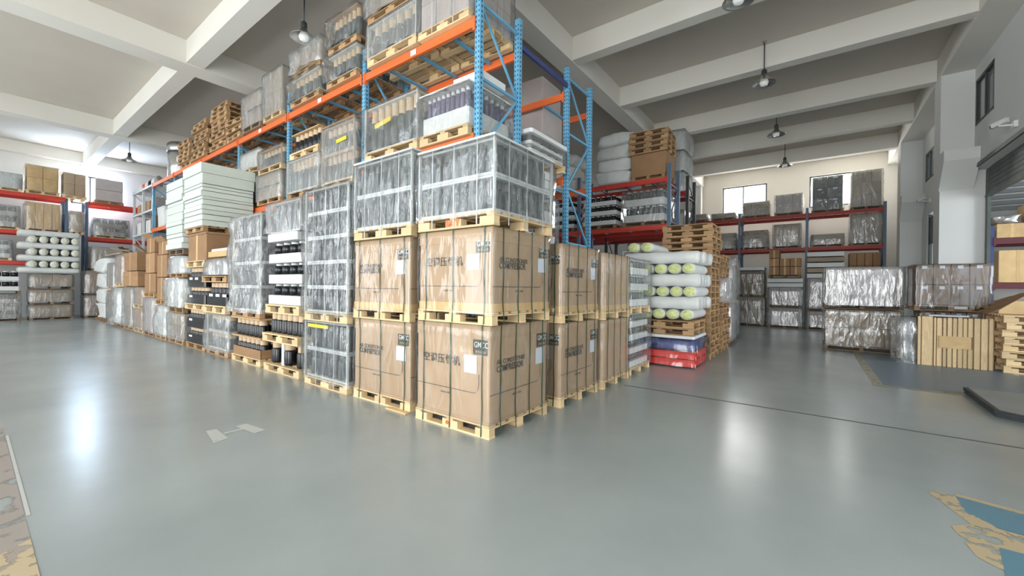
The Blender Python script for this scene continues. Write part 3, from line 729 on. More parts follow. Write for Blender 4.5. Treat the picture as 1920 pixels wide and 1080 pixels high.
# stack 5
pallet(-7.2,-5.8,.12,1.2,0,.14,'wood',label='pallet on the floor carrying the brown tray of tanks')
o=thing('cardboard_tray','low brown cardboard tray holding the lower black tanks','tray',(-6.5,.66,.142))
bx('tray_wall',-.66,.66,-.52,-.51,0,.17,'cardb',o);bx('tray_wall',.65,.66,-.5,.5,0,.17,'cardb',o);bx('tray_floor',-.66,.66,-.5,.5,0,.01,'cardb',o)
tank_grid(-7.12,-5.88,.17,1.15,.155,.36,6,5,'black tank in low brown tray, fifth stack','black tanks in the brown tray')
o=bx('plywood_sheet',-7.2,-5.8,.12,1.18,.52,.55,'ply');tag(o,'thin plywood sheet between the two tank layers, fifth stack','sheet')
tank_grid(-7.12,-5.88,.15,1.15,.552,.34,6,5,'black tank on plywood sheet, fifth stack','black tanks on the plywood sheet')
o=bx('plywood_sheet',-7.2,-5.8,.1,1.18,.895,.925,'ply');tag(o,'plywood sheet capping the upper tank layer, fifth stack','sheet')
load('tanks',-7.2,-5.85,.12,1.15,.93,2.98,'tall load draped in loose cloudy film, fifth stack from corner',tiers=4,nx=5,ny=5,film='filmh',amp=.06,flare=.06,tank='d',wood='woodb')
# stack 6
load('tanks',-8.62,-7.35,.1,1.15,0,.92,'floor-level grey tanks in hazy film, sixth stack',tiers=2,nx=6,ny=5,film='filmh',amp=.05,tank='g',wood='woodb')
pallet(-8.7,-7.38,.05,1.15,.94,.17,'wood',label='light pallet below the black tank bin, sixth stack')
def tanktray(x0,x1,y0,y1,z0,z1,label,nx=5,paper=2,m='black'):
    o=thing('tank_tray',label,'tank tray',((x0+x1)/2,(y0+y1)/2,z0));w,d,H=x1-x0,y1-y0,z1-z0
    bx('tray',-w/2,w/2,-d/2,d/2,0,H*.55,m,o,.03)
    grid_tanks(o,-w/2+.03,w/2-.03,-d/2+.03,d/2-.03,H*.3,H,nx,nx-1,'b')
    for k in range(paper):bx('label_sticker',-w/2+.2+.4*k,-w/2+.42+.4*k,-d/2-.008,-d/2-.003,H*.38,H*.5,'paper',o)
    return o
tanktray(-8.6,-7.4,.08,1.1,1.115,1.62,'black tank bin with white stickers, sixth stack',5,3)
pallet(-8.75,-7.45,.05,1.1,1.63,.14,'woodb',label='dark pallet tilted on the black tank bin',rz=.05)
load('lump',-8.65,-7.5,.1,1.1,1.79,2.15,'crumpled silvery foil bundle under the orange tray',tiers=1,ph=0,film='films',cm='foil',amp=.05)
o=bx('orange_tray',-8.6,-7.5,.1,1.1,2.2,2.33,'cardy',bev=.02);tag(o,'orange-yellow shallow tray on the foil bundle','tray')
o=bx('foam_sheet',-8.55,-7.55,.15,1.05,2.335,2.39,'foamw',bev=.02);tag(o,'white foam sheet on the orange-yellow tray','foam sheet')
# stack 7
pallet(-10.1,-8.75,.1,1.15,0,.13,'woodb',label='dull pallet under the floor-level black tank trays, seventh stack')
tanktray(-10.05,-8.8,.1,1.12,.135,.5,'black tank tray lowest in the seventh stack',6,1)
tanktray(-10.05,-8.8,.1,1.12,.505,.95,'black tank tray second from floor, seventh stack',6,1)
pallet(-10.15,-8.75,.08,1.15,.96,.14,'wood',label='light pallet midway up the seventh stack')
tanktray(-10.05,-8.8,.1,1.12,1.105,1.5,'black tank tray above the light pallet, seventh stack',5,1)
tanktray(-10.05,-8.8,.1,1.12,1.505,1.98,'topmost black tank tray under the big brown carton',5,2)
pallet(-10.1,-8.75,.08,1.15,1.99,.16,'wood',label='light pallet carrying the big brown carton')
o=thing('brown_carton','big plain brown carton below the white foam slabs','carton',(-9.42,.62,2.155))
bx('carton_body',-.64,.64,-.5,.5,0,.62,'cardb',o,.01);bx('packing_tape',-.05,.05,-.503,-.5,0,.62,'cardy',o)
bx('carton_lid',-.65,.65,-.51,.51,.622,.67,'cardb',o)
pallet(-10.08,-8.8,.06,1.15,2.83,.13,'woodb',label='brown pallet directly under the right white foam slabs')
def foam_stack(x0,x1,y0,y1,z0,z1,n_,label,group):
    z=z0;hs=[R.uniform(.6,1.5) for _ in range(n_)];s=sum(hs)
    for i,h in enumerate(hs):
        h=h/s*(z1-z0);j=R.uniform(-.03,.03)
        o=bx('foam_slab',x0+j,x1+j*.6,y0+R.uniform(-.03,.02),y1,z,z+h-.012,'foam',bev=.008);tag(o,label+(', lowest' if i==0 else ', %s from below'%ordn(i)),'foam slab',group);z+=h
foam_stack(-10.08,-8.8,.03,1.12,2.965,3.95,9,'white foam slab in the right pile above the big brown carton','white foam slabs, right pile')
o=bx('foam_slab',-10.1,-8.8,.03,1.14,3.955,4.2,'foam',bev=.01);tag(o,'thick white foam slab second from top of right pile','foam slab')
o=bx('foam_slab',-10.1,-8.79,.0,1.16,4.205,4.44,'foam',bev=.01);tag(o,'thick topmost white foam slab of the right pile','foam slab')
# stack 8
load('cartons',-11.6,-10.35,.1,1.15,0,.8,'grey box load in hazy film, eighth stack floor level',tiers=2,nx=2,ny=2,film='filmh',amp=.04,wood='woodb')
pallet(-11.6,-10.35,.1,1.15,.82,.14,'woodb',label='brown pallet above the eighth stack floor load')
load('lump',-11.65,-10.3,.05,1.15,.97,1.72,'bulging crumpled film bundle, eighth stack',tiers=1,ph=0,film='films',cm='sack',amp=.07)
load('lump',-11.55,-10.4,.1,1.12,1.75,2.32,'upper crumpled film bundle on its own pallet, eighth stack',tiers=1,ph=.12,wood='woodb',film='films',cm='sack',amp=.05)
pallet(-11.55,-10.3,.08,1.15,2.35,.14,'woodd',label='dark pallet under the left white foam slabs')
foam_stack(-11.6,-10.25,.04,1.1,2.5,4.3,11,'white foam slab in the left pile above the dark pallet','white foam slabs, left pile')
# stacks 9-10 open cartons
def carton(x0,x1,y0,y1,z0,z1,label,m='cardb',open_=False,group=None):
    o=thing('cardboard_carton',label,'carton',((x0+x1)/2,(y0+y1)/2,z0),R.uniform(-.03,.03),group);w,d,H=x1-x0,y1-y0,z1-z0
    bx('carton_body',-w/2,w/2,-d/2,d/2,0,H,m,o,.01)
    bx('packing_tape',-.03,.03,-d/2-.003,-d/2-.001,H*.0,H,'cardy',o)
    if open_:
        f=bx('flap',-w/2,w/2,-d/2-.16,-d/2,H-.01,H+.0,m,o);f.rotation_euler=(math.radians(-45),0,0);f.location.z=H+.05
        f=bx('flap',w/2,w/2+.2,-d/2,d/2,H,H+.01,m,o);f.rotation_euler=(math.radians(0),math.radians(-50),0);f.location.z=H+.07
    return o
load('lump',-12.8,-11.75,.08,1.15,0,.95,'white-topped hazy wrapped bundle, ninth stack at floor level',tiers=1,wood='woodb',film='filmh',cm='sack',amp=.05)
pallet(-12.85,-11.75,.08,1.15,.98,.14,'woodb',label='brown pallet under the ninth stack cartons')
carton(-12.8,-11.8,.1,1.12,1.125,1.75,'brown carton lower of two, ninth stack')
carton(-12.8,-11.8,.1,1.12,1.77,2.4,'brown carton upper of two, ninth stack')
carton(-12.75,-11.85,.12,1.1,2.42,2.8,'open-flapped brown carton topping the ninth stack',open_=True)
load('lump',-14.1,-12.95,.08,1.15,0,1.15,'smooth pale wrapped bundle beside the ninth stack',tiers=1,wood='woodb',film='filmh',cm='cardp',amp=.03)
pallet(-14.15,-12.95,.08,1.15,1.17,.13,'woodb',label='brown pallet under the tenth stack cartons')
carton(-14.1,-13.0,.1,1.12,1.31,1.88,'brown carton lower of two, tenth stack')
carton(-14.1,-13.0,.1,1.12,1.9,2.5,'brown carton upper of two, tenth stack')
carton(-14.0,-13.2,.12,1.1,2.52,2.98,'open-flapped brown carton topping the tenth stack',open_=True)
load('cartons',-15.5,-14.3,.1,1.15,0,.75,'brown boxes under film at floor level, eleventh stack',tiers=1,nx=2,ny=2,film='filmh',cm='cardb')
load('cartons',-15.5,-14.3,.1,1.15,.77,1.45,'brown boxes under film on second pallet, eleventh stack',tiers=1,nx=2,ny=2,film='filmh',cm='cardb')
carton(-16.9,-15.2,.1,1.12,1.48,1.98,'wide brown carton lower of two, twelfth stack')
carton(-16.9,-15.2,.1,1.12,2.0,2.62,'wide brown carton upper of two, twelfth stack')
load('lump',-16.9,-15.6,.1,1.15,0,1.44,'dull silver wrapped bundle under the wide brown cartons',tiers=2,wood='woodb',film='films',cm='cardg',amp=.06)
load('lump',-18.4,-17.1,.05,1.1,0,1.4,'white bag-like bundle slumped at floor level, thirteenth stack',tiers=1,wood='woodb',film='films',cm='sack',amp=.09,flare=.1)
load('lump',-19.7,-18.5,.1,1.15,0,1.3,'grey film bundle at floor level, fourteenth stack',tiers=1,wood='woodb',film='filmh',cm='cardg',amp=.05)
load('cartons',-19.7,-18.5,.1,1.15,1.32,2.35,'silver-wrapped boxes on a second pallet, fourteenth stack',tiers=2,nx=2,ny=2,film='films',cm='cardg')
o=bx('cardboard_sheet',-20.0,-17.3,.05,1.1,2.63,2.68,'cardg');tag(o,'flat brown board lying across the far stacks','board')
load('cartons',-18.3,-17.1,.1,1.15,1.45,2.62,'silver-wrapped boxes above the slumped white bundle',tiers=2,nx=2,ny=2,film='films',cm='cardb')
for i in range(4):
    o=ob('white_sack',roundbox(1.6,1.1,.63,'sack',i,.08,6),None,(-21.1,.62,.42+.62*i));tag(o,'big white sack, %s in the pile at the far left end'%('lowest','second from bottom','third from bottom','topmost')[i],'sack')
pallet(-22.0,-20.3,.08,1.15,0,.1,'woodb',label='low pallet under the pile of big white sacks')
for i,(x,z,a) in enumerate(((-18.9,2.72,.3),(-19.6,2.72,-.4),(-17.9,2.72,.2))):
    o=bx('broken_board',x-.6,x+.6,.3+.2*i,.42+.2*i,z,z+.05,'woodd');o.rotation_euler=(0,.12*(i+1)*(-1)**i,a);o.location.z+=.12
    tag(o,'loose offcut board tossed on the far stacks, %s'%('nearest','leftmost','rightmost')[i],'board')
# ---------------------------------------------------------------- goods on rack 1
W1=1.08  # y front of loads on rack
# upper level, z 5.56
U=5.56
load('cartons',-2.5,-1.39,1.1,2.2,U,6.55,'white boxes strapped on a pallet at the near end of the top shelf',tiers=2,nx=3,ny=3,film='film',cm='cardp',straps=2)
load('cartons',-2.5,-1.39,1.1,2.2,6.57,7.12,'second pallet of wrapped boxes highest at the near rack end',tiers=1,nx=3,ny=3,film='film',cm='cardg')
load('tanks',-3.9,-2.55,1.1,2.2,U,6.32,'hazy-wrapped tanks on the top shelf left of the white boxes',tiers=1,nx=6,ny=5,film='filmh',ph=.17,tank='g',flare=.04)
load('lump',-3.9,-2.6,1.1,2.2,6.34,7.1,'crumpled film bundle stacked second on the top shelf',tiers=1,film='films',cm='cardg',wood='woodb',amp=.05)
load('tanks',-5.3,-4.25,1.1,2.2,U,6.2,'translucent bundle on top shelf just past the second upright',tiers=1,film='film',tank='g',nx=6,ny=5,posts=False,wood='woodb',amp=.06)
load('tanks',-5.25,-4.25,1.1,2.2,6.22,6.95,'cloudy bundle over the second upright, highest of its pair',tiers=1,film='film',tank='g',board='card',nx=6,ny=5,posts=False,wood='woodb',amp=.06)
load('tanks',-6.85,-5.6,1.1,2.2,U,6.18,'translucent bundle low beside the third upright, top shelf',tiers=1,film='film',tank='g',nx=6,ny=5,posts=False,wood='woodb',amp=.06)
load('lump',-6.8,-5.65,1.15,2.15,6.2,6.85,'loosely bagged bundle upper beside the third upright',tiers=1,film='films',cm='cardg',wood='woodb',amp=.08)
load('cartons',-8.25,-7.28,1.1,2.2,U,6.72,'square grey-green film-wrapped box load on the top shelf',tiers=2,nx=2,ny=2,film='filmh',cm='cardg')
load('lump',-9.5,-8.4,1.1,2.2,U,6.5,'mottled grey wrapped bundle before the pallet piles, top shelf',tiers=2,film='films',cm='cardg',wood='woodd')
def pile(x0,x1,y0,y1,z0,n_,label,group,m='woodb',h=.14,jit=.05,rz=0,**k):
    for i in range(n_):
        a=R.uniform(-jit,jit);c=R.uniform(-jit,jit)
        pallet(x0+a,x1+a,y0+c,y1+c,z0+(h+.004)*i,h,m,label=label+(', lowest' if i==0 else ', topmost' if i==n_-1 else ', %s from below'%ordn(i)),group=group,rz=rz+R.uniform(-.02,.02),**k)
pile(-12.0,-10.75,1.15,2.2,U,9,'brown pallet in the nearer pile on the top shelf','nearer pallet pile on the top shelf',detail=True)
pile(-13.6,-12.4,1.15,2.2,U,8,'brown pallet in the middle pile on the top shelf','middle pallet pile on the top shelf',detail=True)
pile(-15.1,-13.95,1.15,2.2,U,6,'brown pallet in the farther pile on the top shelf','farther pallet pile on the top shelf',detail=True)
for i in range(3):
    pallet(-10.72,-9.62,1.12,2.15,U+.001+.22*i,.13,'woodb',label='pallet %s in the ragged short pile left of the mottled bundle'%('lowest','middle','highest')[i],rz=.06*(i-1),detail=True)
    if i<2:
        o=bx('spacer_plank',-10.6,-9.7,1.3,1.4,U+.135+.22*i,U+.22+.22*i,'woodb');tag(o,'spacer plank, %s gap of the ragged short pallet pile'%('lower','upper')[i],'plank')
# steel drum
o=thing('steel_drum','large stainless drum with dark rim on the top shelf','drum',(-16.7,1.75,U))
b=MB();b.lathe([(.5,0),(.52,.02),(.52,.95),(.5,.97)],28);ob('drum_body',b.mesh('drum_body','inox'),o)
b=MB();b.lathe([(.53,0),(.55,.02),(.55,.28),(.5,.34),(.3,.36)],28);ob('drum_lid',b.mesh('drum_lid','alu'),o,(0,0,.972))
b=MB();b.lathe([(.535,0),(.535,.04)],28);ob('rim_band',b.mesh('rim_band','darks'),o,(0,0,.93))
for i in range(2):
    q=ob('white_can',roundbox(.38,.38,.34,'white',i,.01,2.4),None,(-15.75,1.45,U+.18+.35*i));tag(q,'white rounded bundle beside the steel drum, %s'%('lower','upper')[i],'bundle')
# lower level bay 1 z 3.84
load('tanks',-3.95,-2.5,1.1,2.15,3.84,4.82,'film-wrapped tank load with yellow sticker, lower shelf near end',tiers=1,nx=7,ny=5,film='film',amp=.05,tank='g',ph=.16,flare=.05)
q=[z for z in COL.objects if z.get('label','').startswith('film-wrapped tank load with yellow')][0];
s=bx('yellow_sticker',-.35,.1,-.575,-.57,.55,.63,'yel',q);s.rotation_euler=(0,-.12,0)
o=load('trays',-2.46,-1.4,1.12,2.2,3.84,4.62,'film-draped tray load with white top, near end of lower shelf',tiers=1,nx=9,ny=7,film='film',amp=.05,tank='p',board='foamw',ph=.17,top='foamw')
o2=bx('foam_block',-1.9,-1.3,1.3,1.9,4.68,4.84,'foamw',bev=.03);tag(o2,'white foam block on the draped tray load','foam block')
# lower level bay 2 z 3.5
load('tanks',-5.45,-4.28,1.1,2.15,3.51,4.78,'two-tier hazy tank load with yellow band, lower shelf',tiers=2,nx=6,ny=5,film='filmh',tank='g',board='card',ph=.15,top='cardb')
q=[z for z in COL.objects if z.get('label','').startswith('two-tier hazy')][0]
s=bx('yellow_band',.05,.4,-.58,-.575,.86,.93,'yel',q);s.rotation_euler=(0,-.05,0)
load('tanks',-6.95,-5.6,1.1,2.15,3.51,4.38,'hazy tank load under the open caged tanks, lower shelf',tiers=1,nx=7,ny=5,film='filmh',tank='g',wood='woodb',ph=.15)
o=load('tanks',-6.9,-5.65,1.12,2.1,4.39,4.98,'open pallet of capped black tanks with board roof, lower shelf',tiers=1,nx=6,ny=4,film=None,tank='b',board='ply',ph=.15,posts=False)
# bay 3 z 3.55
load('lump',-8.6,-7.35,1.12,2.15,3.56,4.3,'brown-grey wrapped bundle low behind the white foam slabs',tiers=2,film='films',cm='cardg',wood='woodb')
load('tanks',-8.55,-7.3,1.12,2.15,4.32,4.9,'small dark tank load on light pallet behind foam slabs',tiers=1,nx=6,ny=4,film='film',tank='g',board='card')
load('lump',-9.88,-8.75,1.3,2.15,3.56,4.5,'grey bundle at the rear of the third bay lower shelf',tiers=1,film='filmh',cm='cardg')
load('lump',-9.9,-8.7,1.2,2.15,4.52,5.1,'pale wrapped bundle high in the third bay lower shelf',tiers=1,film='films',cm='sack')
# far bays
for i,(x,w_,m_,h_) in enumerate(((-18.1,.9,'foamw',.9),(-17.0,.7,'sack',.75),(-16.2,.6,'cardb',.6))):
    o=ob('goods_bag' if m_=='sack' else 'goods_box',roundbox(w_,.9,h_,m_,i,.03,6),None,(x,1.75,3.76+h_/2));tag(o,('white box on the far lower shelf beside white shelving','pale blue-white bag on the far lower shelf','small brown box on the far lower shelf')[i],'box' if m_!='sack' else 'bag')
for i in range(6):
    b=MB();b.lathe([(.12,0),(.14,.03),(.14,.3),(.08,.36),(.05,.42)],12);o=ob('canister',b.mesh('canister',('white','orange','white','black','white','inox')[i]),None,(-21.6+.5*i,1.5,5.605));tag(o,'%s canister on the white shelving, %s from its left end'%(('white','orange','white','black','white','steel')[i],('first','second','third','fourth','fifth','sixth')[i]),'canister')
for i in range(4):
    carton(-21.8+.75*i,-21.2+.75*i,1.35,2.0,4.605,5.05+.08*(i%2),'small box on the middle tier of white shelving, %s from left'%('first','second','third','fourth')[i],('cardb','foamw','cardb','cardp')[i])
    carton(-21.8+.75*i,-21.15+.75*i,1.35,2.0,3.705,4.25+.1*(i%2),'small box on the lowest tier of white shelving, %s from left'%('first','second','third','fourth')[i],('foamw','cardg','foamw','cardb')[i])
# ---------------------------------------------------------------- goods on rack 2 (one aisle behind)
carton(-3.3,-1.95,4.0,4.85,3.82,4.7,'big pale grey box, lowest of the tall tower behind the blue frame','cardp')
carton(-3.3,-1.95,4.0,4.85,4.71,5.45,'big pale grey box, middle of the tall tower behind the blue frame','cardp')
carton(-3.25,-1.98,4.02,4.83,5.46,6.1,'big pale grey box, top of the tall tower behind the blue frame','cardp')
load('trays',-2.3,-1.15,2.4,3.6,3.79,4.18,'dark tank trays between white foam behind the blue uprights',tiers=2,nx=4,ny=4,film='film',board='foamw',tank='b')
o=bx('foam_sheet',-2.3,-1.1,2.35,3.6,4.2,4.27,'foamw',bev=.03);tag(o,'white foam sheet lying on the dark trays behind the uprights','foam sheet')
for i in range(3):
    o=bx('foam_tray',-2.35+.05*i,-1.35,2.35+.03*i,3.5,3.3+.16*i,3.45+.16*i,'foamw',bev=.03);tag(o,'white foam tray in the aisle pile between the blue frames, %s'%('lowest','middle','topmost')[i],'foam tray')
load('trays',-2.4,-1.3,2.35,3.6,0,3.28,'tall tray load standing in the aisle between the blue frames',tiers=7,nx=4,ny=4,film='film',board='foamw',tank='g')
load('cartons',-4.4,-3.4,4.0,4.9,3.82,4.9,'grey box load deeper on the rack behind the aisle',tiers=2,nx=2,ny=2,film='filmh')
# ---------------------------------------------------------------- roll stack on red and blue goods
x0,x1,y0,y1=-.55,.8,5.4,6.55
for i in range(2):
    o=thing('red_crate','red plastic flat crate, %s of the pair under the blue bundle'%('lower','upper')[i],'crate',((x0+x1)/2,(y0+y1)/2,.03+.155*i))
    w,d=x1-x0,y1-y0
    bx('crate_body',-w/2,w/2,-d/2,d/2,0,.145,'redbox',o,.02)
    for k in range(6):bx('rib',-w/2+.1+k*.22,-w/2+.13+k*.22,-d/2-.012,-d/2-.001,.01,.135,'redbox',o)
    for k in range(5):bx('rib',w/2+.001,w/2+.012,-d/2+.1+k*.22,-d/2+.13+k*.22,.01,.135,'redbox',o)
    ob('clear_wrap',filmmesh(w+.03,d+.03,.15,'film0',.03,i,.09,flare=.03),o)
o=ob('blue_bundle',roundbox(1.38,1.16,.24,'bluebag',1,.05,7),None,((x0+x1)/2,(y0+y1)/2,.46));tag(o,'dark blue film-wrapped bundle above the red crates','bundle')
ob('clear_wrap',filmmesh(1.42,1.2,.24,'film0',.04,3,.1,flare=.03),o,(0,0,-.12))
o=bx('foam_board',x0,x1,y0,y1,.59,.65,'foamw',bev=.02);tag(o,'thin white foam board between blue bundle and pallets','foam board')
for i,(h) in enumerate((.145,.145,.06)):
    z=.655+(0,.15,.3)[i]
    if i<2:pallet(x0,x1-.02,y0,y1,z,.145,'woodb',label='%s brown pallet beneath the insulation rolls'%('lower','upper')[i],detail=True)
def roll(x,y,z,r,l,ax,label,group,end='rollend',mat_='roll'):
    k=('roll',round(r,3),round(l,2),end,mat_)
    if k not in CACHE:
        b=MB();N=20;pr=[(r*.6,0),(r*.92,.004),(r,.03)]
        for i in range(1,12):
            t=i/12;pr.append((r*(1+.05*math.sin(t*19+r*40)),.03+(l-.06)*t))
        pr+=[(r,l-.03),(r*.9,l-.004),(r*.6,l)]
        b.lathe(pr,N);me=b.mesh('roll_body',mat_);CACHE[k]=me
        b=MB();b.lathe([(r*.2,0),(r*.84,.002),(r*.86,.012)],N);b2=b.mesh('roll_end',end);CACHE[k+('e',)]=b2
    rot=(-math.pi/2,0,0) if ax=='y' else (0,math.pi/2,0)
    sq=R.uniform(1.07,1.14)
    o=ob('insulation_roll',CACHE[k],None,(x,y,z),rot,(sq,1/sq if ax=='y' else 1,1));tag(o,label,'roll',group)
    e=ob('roll_end',CACHE[k+('e',)],o,(0,0,-.011));e2=ob('roll_end',CACHE[k+('e',)],o,(0,0,l+.011),(math.pi,0,0));return o
zr=1.085;RR=.117
for L in range(7):
    z=zr+.232*L
    if L%2==0:
        nn=5 if L<6 else 2
        for k in range(nn):
            roll(-.42+.272*k+.03*(L%3),5.32+R.uniform(-.03,.03),z,RR,1.22,'y','yellow-green ended roll in right pile, %s layer up, %s from left'%(ORD[L],('first','second','third','fourth','fifth')[k]),'end-on insulation rolls of the right pile')
    else:
        for k in range(4):
            roll(-.62+R.uniform(-.03,.05),5.45+.29*k,z,RR,1.5+.0*k,'x','crosswise white roll in right pile, %s layer up, %s from front'%(ORD[L],('first','second','third','fourth')[k]),'crosswise insulation rolls of the right pile','roll')
# tall brown pallet pile and those beyond
pile(-.25,.85,6.8,7.9,0,22,'brown pallet in the tall pile behind the insulation rolls','tall pallet pile behind the rolls',m='woodb',h=.138,jit=.02,detail=True)
pile(-.2,.88,8.15,9.2,0,8,'pallet in the lower half of the second pile beyond the rolls','second pile lower half',m='woodb',jit=.03)
o=load('lump',-.2,.88,8.2,9.2,1.17,1.9,'pale draped bundle midway up the second pile beyond rolls',tiers=1,film='films',cm='cardp',wood='woodb',amp=.08,flare=.1)
pile(-.15,.85,8.2,9.2,1.92,4,'pallet at the top of the second pile beyond the rolls','second pile top',m='woodb',jit=.03)
load('lump',-.15,.78,9.9,11.0,0,1.25,'smooth pale grey wrapped bundle on the floor past the pallets, nearer',tiers=1,film='filmh',cm='cardp',wood='woodd',amp=.04)
load('lump',-.15,.78,9.9,11.0,1.27,2.35,'smooth pale grey wrapped bundle stacked past the pallets, nearer upper',tiers=1,film='filmh',cm='cardp',wood='woodd',amp=.04)
load('lump',-.2,.66,11.4,12.5,0,1.3,'pale wrapped bundle on the floor past the pallets, middle',tiers=1,film='filmh',cm='cardp',wood='woodd',amp=.04)
load('lump',-.2,.66,11.4,12.5,1.32,2.6,'pale wrapped bundle upper, past the pallets, middle',tiers=1,film='filmh',cm='cardp',wood='woodd',amp=.04)
load('lump',-.5,.4,13.4,14.6,0,1.4,'grey wrapped bundle farthest along the right row floor',tiers=1,film='filmh',cm='cardg',wood='woodd')
load('cartons',-.5,.4,13.4,14.6,1.42,2.5,'grey boxes stacked farthest along the right row',tiers=2,nx=2,ny=2,film='filmh',cm='cardg',wood='woodd')
# ---------------------------------------------------------------- goods on rack 3, 4
for i in range(4):
    o=ob('white_sack',roundbox(1.25,1.1,.42,'sack',i,.07,4.5),None,(-2.47+.02*i,9.5,5.13+.40*i));tag(o,'white sack on the red rack top, %s of the nearer pile'%('lowest','second','third','topmost')[i],'sack')
for i in range(3):
    o=ob('white_sack',roundbox(1.1,1.0,.45,'sack',i+1,.07,4.5),None,(-4.4,9.5,5.14+.43*i));tag(o,'white sack on the red rack top, %s of the pile left'%('lowest','middle','topmost')[i],'sack')
o=thing('brown_crate','large plain brown crate under pallets on red rack top','crate',(-1.34,9.5,4.905))
pallet(-.5,.5,-.5,.5,0,.12,'woodb',o);bx('crate_body',-.52,.52,-.5,.5,.123,.78,'cardb',o,.01)
for k in range(4):
    pallet(-1.93,-.78,8.95,10.0,5.70+.17*k,.16,'woodb',label='brown pallet %s on the large brown crate'%('lowest','second','third','topmost')[k],detail=True,rz=.02*k)
for i in range(3):
    load('lump',-1.75,-.84,11.2,12.2,4.91+.72*i,5.6+.72*i,'glossy white wrapped bundle on the dark end-on rack, %s'%('lowest','middle','topmost')[i],tiers=1,ph=0,film='films',cm='sack',amp=.06)
load('trays',-3.55,-2.35,9.05,10.0,3.52,4.6,'black tanks in white trays on the red rack, left load',tiers=3,nx=6,ny=4,film=None,board='foamw',tank='b',wood='woodd')
load('trays',-2.15,-.85,9.05,10.0,3.52,4.62,'film-wrapped white and grey trays on the red rack, right load',tiers=2,nx=6,ny=4,film='film',board='foamw',tank='g',wood='woodd')
load('trays',-5.2,-3.85,9.05,10.0,3.52,4.55,'black tank trays on the red rack behind the blue uprights',tiers=3,nx=6,ny=4,film=None,board='foamw',tank='b',wood='woodd')
load('lump',-1.6,-.85,11.2,12.1,3.52,4.3,'grey bundle on the lower level of the dark end-on rack',tiers=1,film='filmh',cm='cardg',wood='woodd')
load('cartons',-2.2,-1.0,9.05,10.0,0,2.2,'grey box load on the floor below the red rack',tiers=3,nx=2,ny=2,film='filmh',cm='cardp',wood='woodd')
load('tanks',-1.25,-.4,6.8,7.8,0,2.55,'black-topped tank load behind the insulation rolls',tiers=4,nx=4,ny=4,film=None,tank='b',board='foamw',wood='woodd')
load('cartons',-3.6,-2.4,9.05,10.0,0,2.3,'pale box load on the floor farther left below red rack',tiers=3,nx=2,ny=2,film='filmh',cm='cardp',wood='woodd')
# ---------------------------------------------------------------- back wall rack goods
bk=[(-.05,1.05,5.0,5.75,'cardg'),(1.25,2.3,5.0,5.95,'cardp'),(2.62,3.72,5.0,6.55,'cardg'),(3.95,4.95,5.0,6.6,'cardg'),(-1.4,-.35,5.0,5.35,'cardg'),(-2.7,-1.6,5.0,5.4,'cardg')]
nm=['low grey-brown load on the back rack top before the left window','mottled white and brown load on back rack top between windows','tall dark load with white panels before the right window','tall grey wrapped load at the right end of back rack top','low flat load at the back rack top left of left window','low load on the back rack top beside the dark rack']
for i,(a,c,z0,z1,m_) in enumerate(bk):
    load('cartons',a,c,18.9,19.85,z0+.003,z1,nm[i],tiers=3 if z1-z0>1 else 2,nx=2 if i==2 else 3,ny=2,film='film' if i==2 else 'filmh',cm='tankg' if i==2 else m_,wood='woodd',labels=1 if i in(1,2) else 0)
bm_=[(-1.35,-.3,4.35,'lump'),(-.02,1.0,4.4,'lump'),(1.2,2.25,4.6,'cartons'),(2.62,3.75,4.05,'lump'),(3.95,4.95,4.85,'cartons')]
nm=['mixed grey load on back rack middle shelf left end','mottled wrapped load on middle shelf below the left window','plain grey film-wrapped box load on middle shelf','low silvery bundle on middle shelf of back rack','tall banded wrapped load at middle shelf right end']
for i,(a,c,z1,k) in enumerate(bm_):
    load(k,a,c,18.9,19.85,3.503,z1,nm[i],tiers=4 if i in(0,1) else 2,nx=3,ny=2,film='films' if i in(1,3,0) else 'filmh',cm='cardg',wood='woodd')
# back floor stacks, in front of and under the rack
load('cartons',-.25,1.0,17.5,18.6,0,1.28,'grey film-wrapped box load on the far floor, left',tiers=2,nx=2,ny=2,film='filmh',cm='cardg',wood='woodd')
load('lump',-.2,.98,17.55,18.6,1.3,2.45,'dark crumpled load on the far left floor stack',tiers=1,film='film',cm='woodd',wood='woodd')
o=bx('foam_board',-.15,1.0,17.5,18.6,2.47,2.6,'foamw',bev=.02);tag(o,'white foam board topping the far left floor stack','foam board')
load('trays',-1.4,-.4,17.6,18.6,0,3.2,'black tank trays on the far floor behind the pale bundles',tiers=6,nx=4,ny=4,film=None,tank='b',board='foamw',wood='woodd')
load('cartons',1.15,2.35,17.5,18.6,0,.85,'white film-wrapped load lower, far centre floor stack',tiers=1,nx=3,ny=2,film='films',cm='cardp',wood='woodd')
load('cartons',1.15,2.35,17.5,18.6,.87,1.72,'white film-wrapped load upper, far centre floor stack',tiers=1,nx=3,ny=2,film='films',cm='cardp',wood='woodd')
for i in range(2):
    o=bx('foam_board',1.1,2.38,17.5,18.6,1.74+.2*i,1.9+.2*i,'foamw',bev=.02);tag(o,'white foam board over far centre load, %s'%('lower','upper')[i],'foam board')
pallet(1.15,2.3,17.5,18.6,2.13,.12,'woodd',label='dark pallet under the brown cartons, far centre stack')
for i in range(3):
    for j in range(3 if i<2 else 1):
        carton(1.18+.38*j,1.54+.38*j,17.55,18.3,2.26+.36*i,2.6+.36*i,'brown carton in the far centre pile, %s row, %s from left'%(ORD[i],('first','second','third')[j]),'cardb',group='brown cartons far centre')
load('cartons',2.5,3.6,17.5,18.6,0,.75,'white wrapped load on the far floor right of centre, lower',tiers=1,nx=2,ny=2,film='films',cm='cardp',wood='woodd')
load('cartons',2.5,3.6,17.5,18.6,.77,2.1,'white wrapped load on the far floor right of centre, upper',tiers=2,nx=2,ny=2,film='films',cm='cardp',wood='woodd')
